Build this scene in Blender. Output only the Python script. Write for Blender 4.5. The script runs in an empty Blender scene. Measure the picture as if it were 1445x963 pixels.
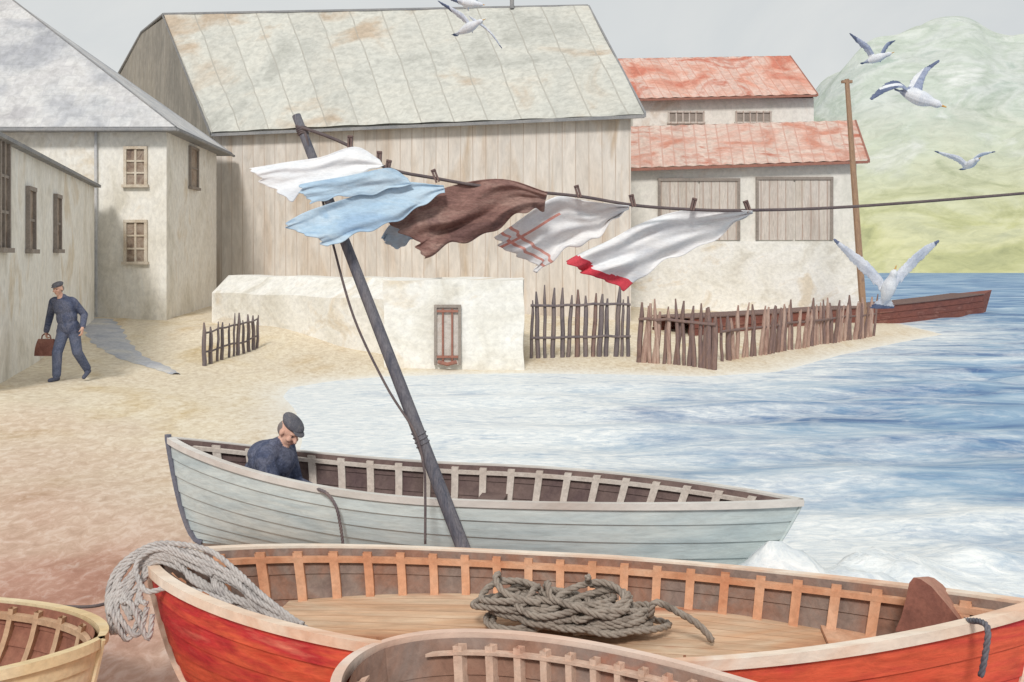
import bpy, math, random
import numpy as np
from mathutils import Vector as V
random.seed(7); np.random.seed(7)
scn=bpy.context.scene
HC=2.45; F=1400.0; HY=365.0
def W(px,py,d): return V(((px-722.5)*d/F, d, HC-(py-HY)*d/F))
def lin(c):
    c=c/255.0
    return c/12.92 if c<=.04045 else ((c+.055)/1.055)**2.4
def C(c): return (lin(c[0]),lin(c[1]),lin(c[2]),1)
def lift(c,k=.10): return tuple(x+(238-x)*k for x in c)
# ------------------------------------------------------------ materials
def mixc(nt,fac,a,b,mode='MIX'):
    m=nt.nodes.new('ShaderNodeMix'); m.data_type='RGBA'; m.blend_type=mode
    for i,x in ((0,fac),(6,a),(7,b)):
        if hasattr(x,'links'): nt.links.new(x,m.inputs[i])
        else: m.inputs[i].default_value=x
    return m.outputs[2]
def mth(nt,op,a,b=0.0,c=0.0):
    m=nt.nodes.new('ShaderNodeMath'); m.operation=op
    for i,x in enumerate((a,b,c)):
        if hasattr(x,'links'): nt.links.new(x,m.inputs[i])
        else: m.inputs[i].default_value=x
    return m.outputs[0]
def ramp(nt,fac,cols,lo=.32,hi=.68):
    r=nt.nodes.new('ShaderNodeValToRGB'); e=r.color_ramp.elements
    n=len(cols)
    while len(e)<n: e.new(.5)
    for i,c in enumerate(cols):
        e[i].position=lo+(hi-lo)*i/max(1,n-1); e[i].color=C(c)
    nt.links.new(fac,r.inputs[0]); return r.outputs[0]
def noise(nt,vec,scale,detail=6,rough=.6,dist=.5):
    n=nt.nodes.new('ShaderNodeTexNoise')
    n.inputs['Scale'].default_value=scale; n.inputs['Detail'].default_value=detail
    n.inputs['Roughness'].default_value=rough; n.inputs['Distortion'].default_value=dist
    nt.links.new(vec,n.inputs['Vector']); return n.outputs[0]
def mapping(nt,vec,s,rot=(0,0,0)):
    m=nt.nodes.new('ShaderNodeMapping'); m.inputs['Scale'].default_value=s; m.inputs['Rotation'].default_value=rot
    nt.links.new(vec,m.inputs['Vector']); return m.outputs[0]
def newmat(name):
    m=bpy.data.materials.new(name); m.use_nodes=True; nt=m.node_tree
    b=nt.nodes['Principled BSDF']; tc=nt.nodes.new('ShaderNodeTexCoord')
    return m,nt,b,tc
def finish(nt,b,colr,h,rough,bump,spec,dist=.02):
    nt.links.new(colr,b.inputs['Base Color']); b.inputs['Roughness'].default_value=rough
    b.inputs['Specular IOR Level'].default_value=spec
    if bump>0:
        bp=nt.nodes.new('ShaderNodeBump'); bp.inputs['Strength'].default_value=bump; bp.inputs['Distance'].default_value=dist
        nt.links.new(h,bp.inputs['Height']); nt.links.new(bp.outputs[0],b.inputs['Normal'])
def mat(name,cols,scale=2.0,st=(1,1,1),coord='Object',rough=.85,bump=.25,fine=10,fa=.12,plank=None,tile=None,spec=.15,lo=.3,hi=.7,bd=.015,lf=.10):
    m,nt,b,tc=newmat(name)
    cols=[lift(c,lf) for c in cols]
    vec=mapping(nt,tc.outputs[coord],st)
    n1=noise(nt,vec,scale,6,.58,.8)
    c=ramp(nt,n1,cols,lo,hi)
    n2=noise(nt,vec,scale*fine,5,.7,.4)
    h=mth(nt,'ADD',n2,mth(nt,'MULTIPLY',n1,1.2))
    g=ramp(nt,n2,[(255*(1-fa*1.1),)*3,(255,255,255)],.3,.62)
    c=mixc(nt,1.0,c,g,'MULTIPLY')
    if plank:
        w,seam,var,sc=plank; seam=lift(seam,lf)
        uv=nt.nodes.new('ShaderNodeSeparateXYZ'); nt.links.new(tc.outputs['UV'],uv.inputs[0])
        wob=mth(nt,'MULTIPLY',mth(nt,'SUBTRACT',n1,.5),w*.25)
        u=mth(nt,'DIVIDE',mth(nt,'ADD',uv.outputs[0],wob),w)
        fl=mth(nt,'FLOOR',u); fr=mth(nt,'FRACT',u)
        wn=nt.nodes.new('ShaderNodeTexWhiteNoise'); wn.noise_dimensions='1D'; nt.links.new(fl,wn.inputs['W'])
        g=mth(nt,'MULTIPLY_ADD',wn.outputs[0],var,1-var)
        cm=nt.nodes.new('ShaderNodeCombineColor')
        for i in range(3): nt.links.new(g,cm.inputs[i])
        c=mixc(nt,1.0,c,cm.outputs[0],'MULTIPLY')
        s=mth(nt,'LESS_THAN',fr,sc)
        s=mth(nt,'MULTIPLY',s,mth(nt,'MULTIPLY_ADD',n2,2.2,-.45)); 
        cl=nt.nodes.new('ShaderNodeClamp'); nt.links.new(s,cl.inputs[0])
        c=mixc(nt,cl.outputs[0],c,C(seam))
        h=mth(nt,'SUBTRACT',h,mth(nt,'MULTIPLY',cl.outputs[0],1.5))
    if tile:
        bw,bh,mort,mc=tile
        br=nt.nodes.new('ShaderNodeTexBrick'); br.inputs['Scale'].default_value=1
        br.inputs['Brick Width'].default_value=bw; br.inputs['Row Height'].default_value=bh
        br.inputs['Mortar Size'].default_value=mort; br.inputs['Mortar Smooth'].default_value=.4
        br.inputs['Color1'].default_value=(1,1,1,1); br.inputs['Color2'].default_value=(.88,.88,.9,1)
        br.inputs['Mortar'].default_value=(mc,mc,mc*1.03,1)
        wv=nt.nodes.new('ShaderNodeVectorMath'); wv.operation='ADD'
        nt.links.new(tc.outputs['UV'],wv.inputs[0])
        cb=nt.nodes.new('ShaderNodeCombineXYZ')
        q=mth(nt,'MULTIPLY',mth(nt,'SUBTRACT',n1,.5),.3)
        nt.links.new(q,cb.inputs[0]); nt.links.new(q,cb.inputs[1]); nt.links.new(cb.outputs[0],wv.inputs[1])
        nt.links.new(wv.outputs[0],br.inputs['Vector'])
        c=mixc(nt,1.0,c,br.outputs[0],'MULTIPLY')
    finish(nt,b,c,h,rough,bump,spec,bd)
    return m
# ------------------------------------------------------------ mesh builder
class MB:
    def __init__(s): s.v=[];s.f=[];s.uv=[];s.mi=[]
    def face(s,pts,uv=None,m=0):
        i=len(s.v); s.v+= [V(p) for p in pts]; s.f.append(tuple(range(i,i+len(pts)))); s.uv.append(uv); s.mi.append(m)
    def box(s,o,ex,ey,ez,m=0):
        o=V(o);ex=V(ex);ey=V(ey);ez=V(ez)
        if ex.cross(ey).dot(ez)<0: ex,ey=ey,ex
        c=[o,o+ex,o+ex+ey,o+ey,o+ez,o+ex+ez,o+ex+ey+ez,o+ey+ez]
        i=len(s.v); s.v+=c
        for q in ((0,3,2,1),(4,5,6,7),(0,1,5,4),(1,2,6,5),(2,3,7,6),(3,0,4,7)):
            s.f.append(tuple(i+k for k in q)); s.uv.append(None); s.mi.append(m)
    def grid(s,fn,nu,nv,m=0,mf=None,uvf=None,flip=False):
        i=len(s.v)
        for b in range(nv+1):
            for a in range(nu+1): s.v.append(V(fn(a/nu,b/nv)))
        for b in range(nv):
            for a in range(nu):
                k=i+b*(nu+1)+a
                q=(k,k+1,k+nu+2,k+nu+1)
                uv=None
                if uvf:
                    uv=[uvf(a/nu,b/nv),uvf((a+1)/nu,b/nv),uvf((a+1)/nu,(b+1)/nv),uvf(a/nu,(b+1)/nv)]
                if flip:
                    q=q[::-1]; uv=uv[::-1] if uv else None
                s.f.append(q); s.uv.append(uv)
                s.mi.append(mf((a+.5)/nu,(b+.5)/nv) if mf else m)
    def tube(s,path,rad,n=8,m=0,cap=True,sx=1.0):
        path=[V(p) for p in path]; N=len(path)
        if not hasattr(rad,'__len__'): rad=[rad]*N
        i0=len(s.v); nr=None
        for k in range(N):
            t=(path[min(k+1,N-1)]-path[max(k-1,0)])
            t=t.normalized() if t.length>1e-9 else V((0,0,1))
            if nr is None:
                a=V((0,0,1)) if abs(t.z)<.9 else V((1,0,0)); nr=(a-t*a.dot(t)).normalized()
            else:
                nr=nr-t*nr.dot(t); nr=nr.normalized() if nr.length>1e-6 else V((1,0,0))
            bn=t.cross(nr)
            for j in range(n):
                an=2*math.pi*j/n
                s.v.append(path[k]+(nr*math.cos(an)+bn*math.sin(an)*sx)*rad[k])
        for k in range(N-1):
            for j in range(n):
                a=i0+k*n+j; b=i0+k*n+(j+1)%n
                s.f.append((a,b,b+n,a+n)); s.uv.append(None); s.mi.append(m)
        if cap:
            s.f.append(tuple(i0+j for j in range(n))[::-1]); s.uv.append(None); s.mi.append(m)
            e=i0+(N-1)*n
            s.f.append(tuple(e+j for j in range(n))); s.uv.append(None); s.mi.append(m)
    def capsule(s,a,b,ra,rb,n=12):
        a=V(a);b=V(b);d=b-a;L=d.length
        d=d.normalized() if L>1e-6 else V((0,0,1))
        p=[];r=[]
        for k in range(1,6):
            th=math.pi/2*k/5; p.append(a-d*ra*math.cos(th)); r.append(ra*math.sin(th))
        for k in range(1,6):
            th=math.pi/2*(1-(k-1)/5); 
            p.append(b+d*rb*math.cos(th)); r.append(max(1e-4,rb*math.sin(th)))
        s.tube(p,r,n)
    def ell(s,c,r,ax=None,n=14):
        c=V(c); ax=ax or (V((1,0,0)),V((0,1,0)),V((0,0,1)))
        i0=len(s.v)
        for i in range(n+1):
            th=math.pi*i/n
            for j in range(n):
                ph=2*math.pi*j/n
                s.v.append(c+ax[0]*(r[0]*math.sin(th)*math.cos(ph))+ax[1]*(r[1]*math.sin(th)*math.sin(ph))+ax[2]*(r[2]*math.cos(th)))
        for i in range(n):
            for j in range(n):
                a=i0+i*n+j;b=i0+i*n+(j+1)%n
                s.f.append((a,a+n,b+n,b)); s.uv.append(None); s.mi.append(0)
def catmull(pts,sub=8):
    pts=[V(p) for p in pts]; P=[pts[0]*2-pts[1]]+pts+[pts[-1]*2-pts[-2]]; out=[]
    for i in range(1,len(P)-2):
        for k in range(sub):
            t=k/sub
            out.append(.5*((2*P[i])+(P[i+1]-P[i-1])*t+(2*P[i-1]-5*P[i]+4*P[i+1]-P[i+2])*t*t+(3*P[i]-P[i-1]-3*P[i+1]+P[i+2])*t**3))
    out.append(pts[-1]); return out
def resample(path,step):
    out=[path[0]];acc=0
    for a,b in zip(path,path[1:]):
        L=(b-a).length; d=step-acc
        while d<=L:
            out.append(a+(b-a)*(d/L)); d+=step
        acc=(acc+L)%step
    return out
def rope_mesh(mb,pts,r,pitch=None,strands=3):
    pitch=pitch or r*7
    path=resample(catmull(pts,10),pitch/7)
    nr=None; cs=[[] for _ in range(strands)]
    for k in range(len(path)):
        t=(path[min(k+1,len(path)-1)]-path[max(k-1,0)]).normalized()
        if nr is None:
            a=V((0,0,1)) if abs(t.z)<.9 else V((1,0,0)); nr=(a-t*a.dot(t)).normalized()
        else: nr=(nr-t*nr.dot(t)).normalized()
        bn=t.cross(nr)
        for j in range(strands):
            an=2*math.pi*(k/7+j/strands)
            cs[j].append(path[k]+(nr*math.cos(an)+bn*math.sin(an))*r*.5)
    for c in cs: mb.tube(c,r*.55,6)
def empty(name,label,cat,base,group=None):
    e=bpy.data.objects.new(name,None); scn.collection.objects.link(e); e.location=base; e.empty_display_size=.2
    e["label"]=label; e["category"]=cat
    if group: e["group"]=group
    return e
def basis(o):
    while o.parent: o=o.parent
    return V(o.location)
def build(mb,name,mats,parent=None,base=None,label=None,cat=None,group=None,smooth=False,kind=None,solid=None):
    if parent is not None: b=basis(parent)
    else: b=V(base) if base is not None else V((0,0,0))
    me=bpy.data.meshes.new(name)
    me.from_pydata([tuple(p-b) for p in mb.v],[],mb.f)
    uvl=me.uv_layers.new(name='UVMap')
    k=0; Z=V((0,0,1)); data=np.zeros(len(me.loops)*2,dtype=np.float32)
    for fi,f in enumerate(mb.f):
        uv=mb.uv[fi]
        if uv is None:
            p=[mb.v[i] for i in f]
            n=(p[1]-p[0]).cross(p[2]-p[0]) if len(p)<5 else (p[2]-p[0]).cross(p[len(p)//2+1]-p[0])
            if n.length<1e-12 and len(p)>3: n=(p[2]-p[1]).cross(p[3]-p[1])
            n=n.normalized() if n.length>1e-14 else V((0,1,0))
            ua=Z.cross(n)
            ua=ua.normalized() if ua.length>.05 else V((1,0,0))
            va=n.cross(ua); uv=[(q.dot(ua),q.dot(va)) for q in p]
        for a in uv:
            data[k]=a[0];data[k+1]=a[1];k+=2
    uvl.data.foreach_set('uv',data)
    for m in (mats if isinstance(mats,(list,tuple)) else [mats]): me.materials.append(m)
    me.polygons.foreach_set('material_index',mb.mi)
    if smooth: me.polygons.foreach_set('use_smooth',[True]*len(me.polygons))
    o=bpy.data.objects.new(name,me); scn.collection.objects.link(o)
    if parent is not None: o.parent=parent
    else: o.location=b
    if label: o["label"]=label
    if cat: o["category"]=cat
    if group: o["group"]=group
    if kind: o["kind"]=kind
    if solid:
        s=o.modifiers.new('thick','SOLIDIFY'); s.thickness=solid; s.offset=0
    return o
# ------------------------------------------------------------ terrain
SH=np.array([(3.2,-30),(3.2,5.0),(3.2,6.3),(1.8,7.6),(-0.5,8.6),(-1.7,9.6),(-2.4,11.2),(-2.7,13),(-3.0,14.6),(-3.5,16.2),(-4.0,17.6),(-4.1,18.8),(-3.6,19.7),(-2.6,20.5),(-1.2,20.9),(0.3,21.1),(2.2,20.9),(4,20.5),(5.8,21.4),(8.3,25),(11.6,29.2),(14,32),(15,40),(14,60),(-40,120),(-600,120),(-600,-30)],dtype=float)
def sdist(x,y):
    x=np.asarray(x,float);y=np.asarray(y,float)
    d=np.full(x.shape,1e9);ins=np.zeros(x.shape,bool);n=len(SH)
    for i in range(n):
        a=SH[i];b=SH[(i+1)%n];e=b-a
        t=np.clip(((x-a[0])*e[0]+(y-a[1])*e[1])/(e@e),0,1)
        d=np.minimum(d,np.hypot(x-a[0]-t*e[0],y-a[1]-t*e[1]))
        c=((a[1]>y)!=(b[1]>y))&(x<(b[0]-a[0])*(y-a[1])/(b[1]-a[1]+1e-12)+a[0])
        ins^=c
    return np.where(ins,d,-d)
def thv(x,y):
    d=sdist(x,y)
    sl=.085*(.3+.7*np.clip((y-4.5)/4.5,0,1))
    h=np.where(d>0,1.1*np.tanh(d*sl/1.1)-.005,np.maximum(d*.12-.005,-3))
    h=h+.02*np.sin(x*2.1+y*.7)*np.sin(y*1.7-x*.4)*np.clip(np.abs(d),0,1)
    # sand banked against the long white wall
    h=h+.22*np.exp(-((x+6.6)/2.2)**2-((y-25.4)/1.2)**2)
    return h
def th(x,y): return float(thv(np.array([x]),np.array([y]))[0])
def graded(lo,hi,step,far,gr=1.12):
    c=list(np.arange(lo,hi,step)); s=step;x=lo;L=[]
    while x>-far: s*=gr;x-=s;L.append(x)
    s=step;x=c[-1];R=[]
    while x<far: s*=gr;x+=s;R.append(x)
    return np.array(L[::-1]+c+R)
def sheet(name,xs,ys,zf,m,kind='structure',attr=None):
    X,Y=np.meshgrid(xs,ys); Z=zf(X,Y)
    nx,ny=len(xs),len(ys)
    me=bpy.data.meshes.new(name)
    co=np.stack([X,Y,Z],-1).reshape(-1,3)
    idx=np.arange(nx*ny).reshape(ny,nx)
    fc=np.stack([idx[:-1,:-1],idx[:-1,1:],idx[1:,1:],idx[1:,:-1]],-1).reshape(-1,4)
    me.vertices.add(len(co)); me.vertices.foreach_set('co',co.ravel())
    me.loops.add(fc.size); me.loops.foreach_set('vertex_index',fc.ravel())
    me.polygons.add(len(fc)); me.polygons.foreach_set('loop_start',np.arange(0,fc.size,4)); me.polygons.foreach_set('loop_total',np.full(len(fc),4))
    me.update(calc_edges=True); me.validate()
    me.polygons.foreach_set('use_smooth',[True]*len(fc))
    if attr is not None:
        a=me.attributes.new('foam','FLOAT','POINT'); a.data.foreach_set('value',attr(X,Y).ravel().astype(np.float32))
    me.materials.append(m)
    o=bpy.data.objects.new(name,me); scn.collection.objects.link(o); o["kind"]=kind
    return o
def ground_mat():
    m,nt,b,tc=newmat('sand_shore')
    at=nt.nodes.new('ShaderNodeAttribute'); at.attribute_name='foam'
    v=mapping(nt,tc.outputs['Object'],(1.1,.6,1),(0,0,.6))
    n1=noise(nt,v,.55,6,.55,.5); n2=noise(nt,v,9,6,.7,.6); n3=noise(nt,mapping(nt,tc.outputs['Object'],(.35,.5,1)),.6,4,.6,.6)
    sx=nt.nodes.new('ShaderNodeSeparateXYZ'); nt.links.new(tc.outputs['Object'],sx.inputs[0])
    a=ramp(nt,n1,[(210,190,152),(226,214,190),(222,210,188),(210,190,156)],.3,.7)
    bb=ramp(nt,n1,[(158,112,94),(190,148,130),(206,172,154),(214,192,176)],.3,.7)
    yy=mth(nt,'MULTIPLY_ADD',mth(nt,'SUBTRACT',n3,.5),8,sx.outputs[1])
    yy=mth(nt,'MULTIPLY_ADD',sx.outputs[0],.35,yy)
    mr=nt.nodes.new('ShaderNodeMapRange'); mr.inputs[1].default_value=5.5; mr.inputs[2].default_value=12
    nt.links.new(yy,mr.inputs[0])
    c=mixc(nt,mr.outputs[0],bb,a)
    g=ramp(nt,n2,[(214,206,200),(255,255,255)],.3,.6)
    c=mixc(nt,.8,c,g,'MULTIPLY')
    f=mth(nt,'MULTIPLY_ADD',mth(nt,'SUBTRACT',n2,.5),1.2,at.outputs['Fac'])
    cl=nt.nodes.new('ShaderNodeClamp'); nt.links.new(f,cl.inputs[0])
    c=mixc(nt,cl.outputs[0],c,C((226,225,219)))
    finish(nt,b,c,n2,.95,.3,.1,.02)
    return m
def water_mat():
    m,nt,b,tc=newmat('sea_water')
    at=nt.nodes.new('ShaderNodeAttribute'); at.attribute_name='foam'
    v=mapping(nt,tc.outputs['Object'],(.6,1.2,1))
    v2=mapping(nt,tc.outputs['Object'],(.2,.65,1))
    n1=noise(nt,v,1.1,9,.62,1.0); n2=noise(nt,v2,.9,8,.62,1.4); n3=noise(nt,v,8,5,.7,.6)
    c=ramp(nt,n2,[(68,100,146),(104,136,172),(140,168,192),(184,200,212)],.34,.66)
    f=mth(nt,'MULTIPLY_ADD',mth(nt,'SUBTRACT',n1,.5),1.9,at.outputs['Fac'])
    f=mth(nt,'MULTIPLY_ADD',mth(nt,'SUBTRACT',n3,.5),.5,f)
    mr=nt.nodes.new('ShaderNodeMapRange'); mr.inputs[1].default_value=.06; mr.inputs[2].default_value=.8
    nt.links.new(f,mr.inputs[0])
    wc=ramp(nt,n3,[(202,210,216),(220,225,226),(238,239,237)],.35,.65)
    c=mixc(nt,mr.outputs[0],c,wc)
    finish(nt,b,c,mth(nt,'MULTIPLY_ADD',n1,1.5,n3),.6,.5,.2,.05)
    return m
GM=ground_mat(); WM=water_mat()
sheet('ground',graded(-16,22,.2,3500),graded(2,42,.2,3500),thv,GM,attr=lambda X,Y: .95*np.exp(-np.clip(sdist(X,Y),0,None)/.45)*np.clip((Y-7)/3,0,1))
def foam(X,Y):
    d=-sdist(X,Y)
    f=.85*np.exp(-np.clip(d,0,None)/4.4)
    f=f+1.0*np.exp(-((X-2.4)/1.2)**2-((Y-7.6)/.9)**2)+.35*np.exp(-((X-5)/2)**2-((Y-9.3)/.6)**2)+.25*np.exp(-((X-6)/3)**2-((Y-13)/.8)**2)
    f=f-.2*np.clip((X-2)/6,0,1)-.08*np.clip((Y-30)/40,0,1)
    f=f+.45*np.exp(-((X+.3)/3.6)**2-((Y-15.5)/5)**2)
    return f
def wz(X,Y):
    d=-sdist(X,Y)
    A=np.clip(d/4,0.0,1)
    w=.04*np.sin(Y*2.3+.6*np.sin(X*.6)+X*.25)+.03*np.sin(Y*3.7-X*.9+1.3*np.sin(X*.35))+.02*np.sin(X*2.1+Y*1.1)
    w*=A*np.exp(-np.clip(Y-60,0,None)/60)
    lum=.5+.5*np.sin(X*5+1.5*np.sin(Y*3))*np.sin(Y*6+1.2*np.sin(X*4))
    lum2=.5+.5*np.sin(X*9+2*np.sin(Y*5+X)); lum3=np.sin(X*17+3*np.sin(Y*7))*np.sin(Y*19+X*5)
    s=np.exp(-((X-1.8)/.7)**2-((Y-6.78)/.25)**2)*(.28+.14*lum+.12*lum2+.04*lum3)+np.exp(-((X-2.7)/.55)**2-((Y-7.25)/.4)**2)*(.16+.18*lum+.12*lum2+.04*lum3)+np.exp(-((X-3.6)/.7)**2-((Y-7.9)/.35)**2)*(.05+.1*lum)
    s2=.09*np.exp(-((X-4.6)/1.8)**2-((Y-9.2-.1*np.sin(X*3))/.3)**2)
    return w+np.maximum(s,0)+s2
sheet('water',graded(-6,18,.08,3500,1.15),graded(5,32,.08,3500,1.13),wz,WM,attr=foam)
def hill():
    xs=np.linspace(8,330,220); ys=np.concatenate([np.linspace(165,215,80),np.linspace(217,420,40)])
    kx=[0,20,40,50,56,61,66,75,87,97,103,130,180,260,340]
    kz=[0,2,9,16,24,31,40,48,52,50,49,43,36,20,0]
    ker=np.exp(-np.linspace(-2,2,17)**2); ker/=ker.sum()
    fx=np.linspace(-40,400,881); fz=np.convolve(np.interp(fx,kx,kz),ker,'same')
    def z(X,Y):
        ridge=np.interp(X,fx,fz)
        t=np.clip((Y-168)/34,0,1); r=ridge*(t**.85)*np.where(Y>202,np.exp(-((Y-202)/90)**2),1)
        k2=np.interp(X,[0,45,60,72,90,110,150,330],[0,0,6,13,25,30,26,0])
        t2=np.clip((Y-168)/14,0,1); r2=k2*(t2**.8)*np.where(Y>182,np.exp(-((Y-182)/14)**2),1)
        n=.5*np.sin(X*.31+Y*.12)+.35*np.sin(X*.6-Y*.3)+1.5*np.abs(np.sin(X*.16-Y*.13+.5*np.sin(Y*.1)))-.8
        return np.maximum(r,r2)+n*np.clip((Y-170)/10,0,1)-.4
    m,nt,b,tc=newmat('hill_grass')
    v=mapping(nt,tc.outputs['Object'],(.6,1.2,1.4),(0,.75,0))
    n1=noise(nt,v,.07,7,.6,1.2); n2=noise(nt,v,.35,6,.65,1)
    sx=nt.nodes.new('ShaderNodeSeparateXYZ'); nt.links.new(tc.outputs['Object'],sx.inputs[0])
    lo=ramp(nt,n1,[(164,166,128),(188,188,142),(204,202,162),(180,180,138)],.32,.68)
    hi=ramp(nt,n1,[(172,184,174),(202,206,200),(188,196,184),(216,218,213)],.32,.68)  # haze put into the grass colours as pale grey-green, stronger higher up
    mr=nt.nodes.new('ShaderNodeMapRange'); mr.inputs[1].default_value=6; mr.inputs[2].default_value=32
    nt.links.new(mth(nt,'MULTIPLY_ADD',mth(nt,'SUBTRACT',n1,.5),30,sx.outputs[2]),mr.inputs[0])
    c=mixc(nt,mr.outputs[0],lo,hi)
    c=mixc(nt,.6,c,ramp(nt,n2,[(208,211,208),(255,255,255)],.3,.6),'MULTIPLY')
    finish(nt,b,c,n2,.95,.3,.05,1.0)
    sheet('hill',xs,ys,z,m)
hill()
# ------------------------------------------------------------ shared materials
M={}
M['cream']=mat('cream_plaster',[(210,204,190),(228,223,212),(236,233,225),(218,206,186)],.7,(1,1,.6),fine=12,fa=.09,bump=.5,lo=.34,hi=.66)
M['white']=mat('whitewash',[(214,209,197),(231,228,219),(238,236,230),(220,208,188)],.7,(1,1,1.3),fine=10,fa=.09,bump=.5,lo=.34,hi=.66)
M['slate']=mat('slate_roof',[(172,174,178),(194,195,196),(208,207,205),(184,182,182)],.5,tile=(.62,.42,.015,.88),fa=.12,bump=.3,lo=.34,hi=.66)
M['tin']=mat('tin_roof',[(176,176,167),(198,198,189),(206,204,193),(188,170,148)],.3,(1,1,1),plank=(1.15,(154,150,140),.08,.045),fine=14,fa=.12,bump=.3,lo=.34,hi=.66)
M['boards']=mat('barn_boards',[(198,180,162),(214,204,193),(220,212,203),(202,182,160)],.5,(1.3,1.3,.3),plank=(.42,(172,152,136),.07,.07),fine=8,fa=.1,lo=.34,hi=.66)
M['gable']=mat('gable_boards',[(128,124,116),(150,144,134),(162,154,140)],.6,(1,1,.4),plank=(.5,(115,108,100),.1,.07))
M['dark']=mat('dark_trim',[(122,124,128),(150,148,146)],2)
M['redroof']=mat('red_tin_roof',[(200,118,96),(214,158,138),(218,186,172),(194,112,90)],.5,(1,1,.8),plank=(.45,(188,130,112),.09,.12),fine=10,fa=.12,lo=.36,hi=.64)
M['redroof2']=mat('faded_red_tin_roof',[(202,136,114),(214,174,158),(218,196,182),(190,110,88)],.5,(1,1,.8),plank=(.45,(186,136,120),.09,.12),fine=10,fa=.12,lo=.36,hi=.64)
M['plaster2']=mat('pinkish_plaster',[(212,209,198),(224,220,210),(230,225,216),(214,200,184)],.6,(1,1,.8),fa=.08,bump=.3,lo=.34,hi=.66)
M['doorwood']=mat('pale_door_boards',[(196,182,170),(212,202,192),(204,192,178)],1.2,(2,2,.3),plank=(.3,(156,130,116),.12,.14))
M['pane']=mat('window_pane',[(104,86,78),(140,120,104),(166,150,134),(120,98,88)],3,(1,1,1),rough=.5,bump=.1,lf=.05)
M['shedpane']=mat('pale_shed_opening',[(176,164,154),(204,196,188),(186,172,160)],3)
M['frame']=mat('window_frame',[(190,172,148),(214,204,188)],3)
M['framedark']=mat('dark_window_frame',[(130,120,112),(156,144,134)],3)
M['rust']=mat('rusty_iron',[(130,80,68),(156,102,86),(136,92,82)],6)
M['stake']=mat('stake_wood',[(104,82,78),(134,108,98),(118,98,96),(152,124,110)],3,(3,3,.6),lf=.05)
M['stakegrey']=mat('grey_stake_wood',[(90,84,90),(116,106,108),(134,118,112)],3,(3,3,.6),lf=.05)
M['stakepale']=mat('pale_stake_wood',[(136,102,92),(168,136,122),(188,162,146)],3,(3,3,.6))
M['jetty']=mat('rusty_planks',[(108,62,54),(138,84,72),(122,74,66),(156,108,94)],1.2,(.6,.6,3),lf=.04)
M['rope']=mat('hemp_rope',[(120,108,98),(160,148,136),(140,126,114)],12,lf=.04)
M['ropegrey']=mat('weathered_rope',[(150,144,142),(190,184,180),(170,164,160)],10)
M['line']=mat('dark_line',[(78,68,72),(104,92,90)],8)
M['mast']=mat('tarred_mast',[(66,70,84),(92,92,102),(112,110,116),(84,80,86)],3,(4,4,.7),fa=.2)
M['postwood']=mat('brown_post',[(142,108,84),(164,130,102),(132,104,88)],3,(4,4,.7))
# ------------------------------------------------------------ windows
def window(parent,c,u,n,w,h,bars=(1,2),fm='frame',pm='pane',sill=True,name='window'):
    c=V(c);u=V(u).normalized();n=V(n).normalized();Z=V((0,0,1))
    mb=MB(); mb.box(c-u*w/2-Z*h/2+n*.003,u*w,n*.02,Z*h)
    win=build(mb,name,M[pm],parent)
    mb=MB(); t=.08
    mb.box(c-u*(w/2+t)-Z*h/2+n*.004,u*t,n*.07,Z*h); mb.box(c+u*(w/2)-Z*h/2+n*.004,u*t,n*.07,Z*h)
    mb.box(c-u*(w/2+t)+Z*h/2+n*.004,u*(w+2*t),n*.08,Z*t)
    for i in range(bars[0]):
        x=-w/2+w*(i+1)/(bars[0]+1); mb.box(c+u*(x-.03)-Z*h/2+n*.024,u*.06,n*.035,Z*h)
    for i in range(bars[1]):
        z=-h/2+h*(i+1)/(bars[1]+1); mb.box(c-u*w/2+Z*(z-.025)+n*.024,u*w,n*.03,Z*.05)
    build(mb,'frame',M[fm],win)
    if sill:
        mb=MB(); mb.box(c-u*(w/2+.12)-Z*(h/2+.08)+n*.004,u*(w+.24),n*.12,Z*.08); build(mb,'sill',M[fm],win)
    return win
def bil(a,b,c,d):
    return lambda u,v: (a*(1-u)+b*u)*(1-v)+(d*(1-u)+c*u)*v
def wallquad(mb,p0,p1,z0,z1,m=0):
    a=V((p0[0],p0[1],z0));b=V((p1[0],p1[1],z0));c=V((p1[0],p1[1],z1));d=V((p0[0],p0[1],z1))
    mb.face([a,b,c,d],m=m)
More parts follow.
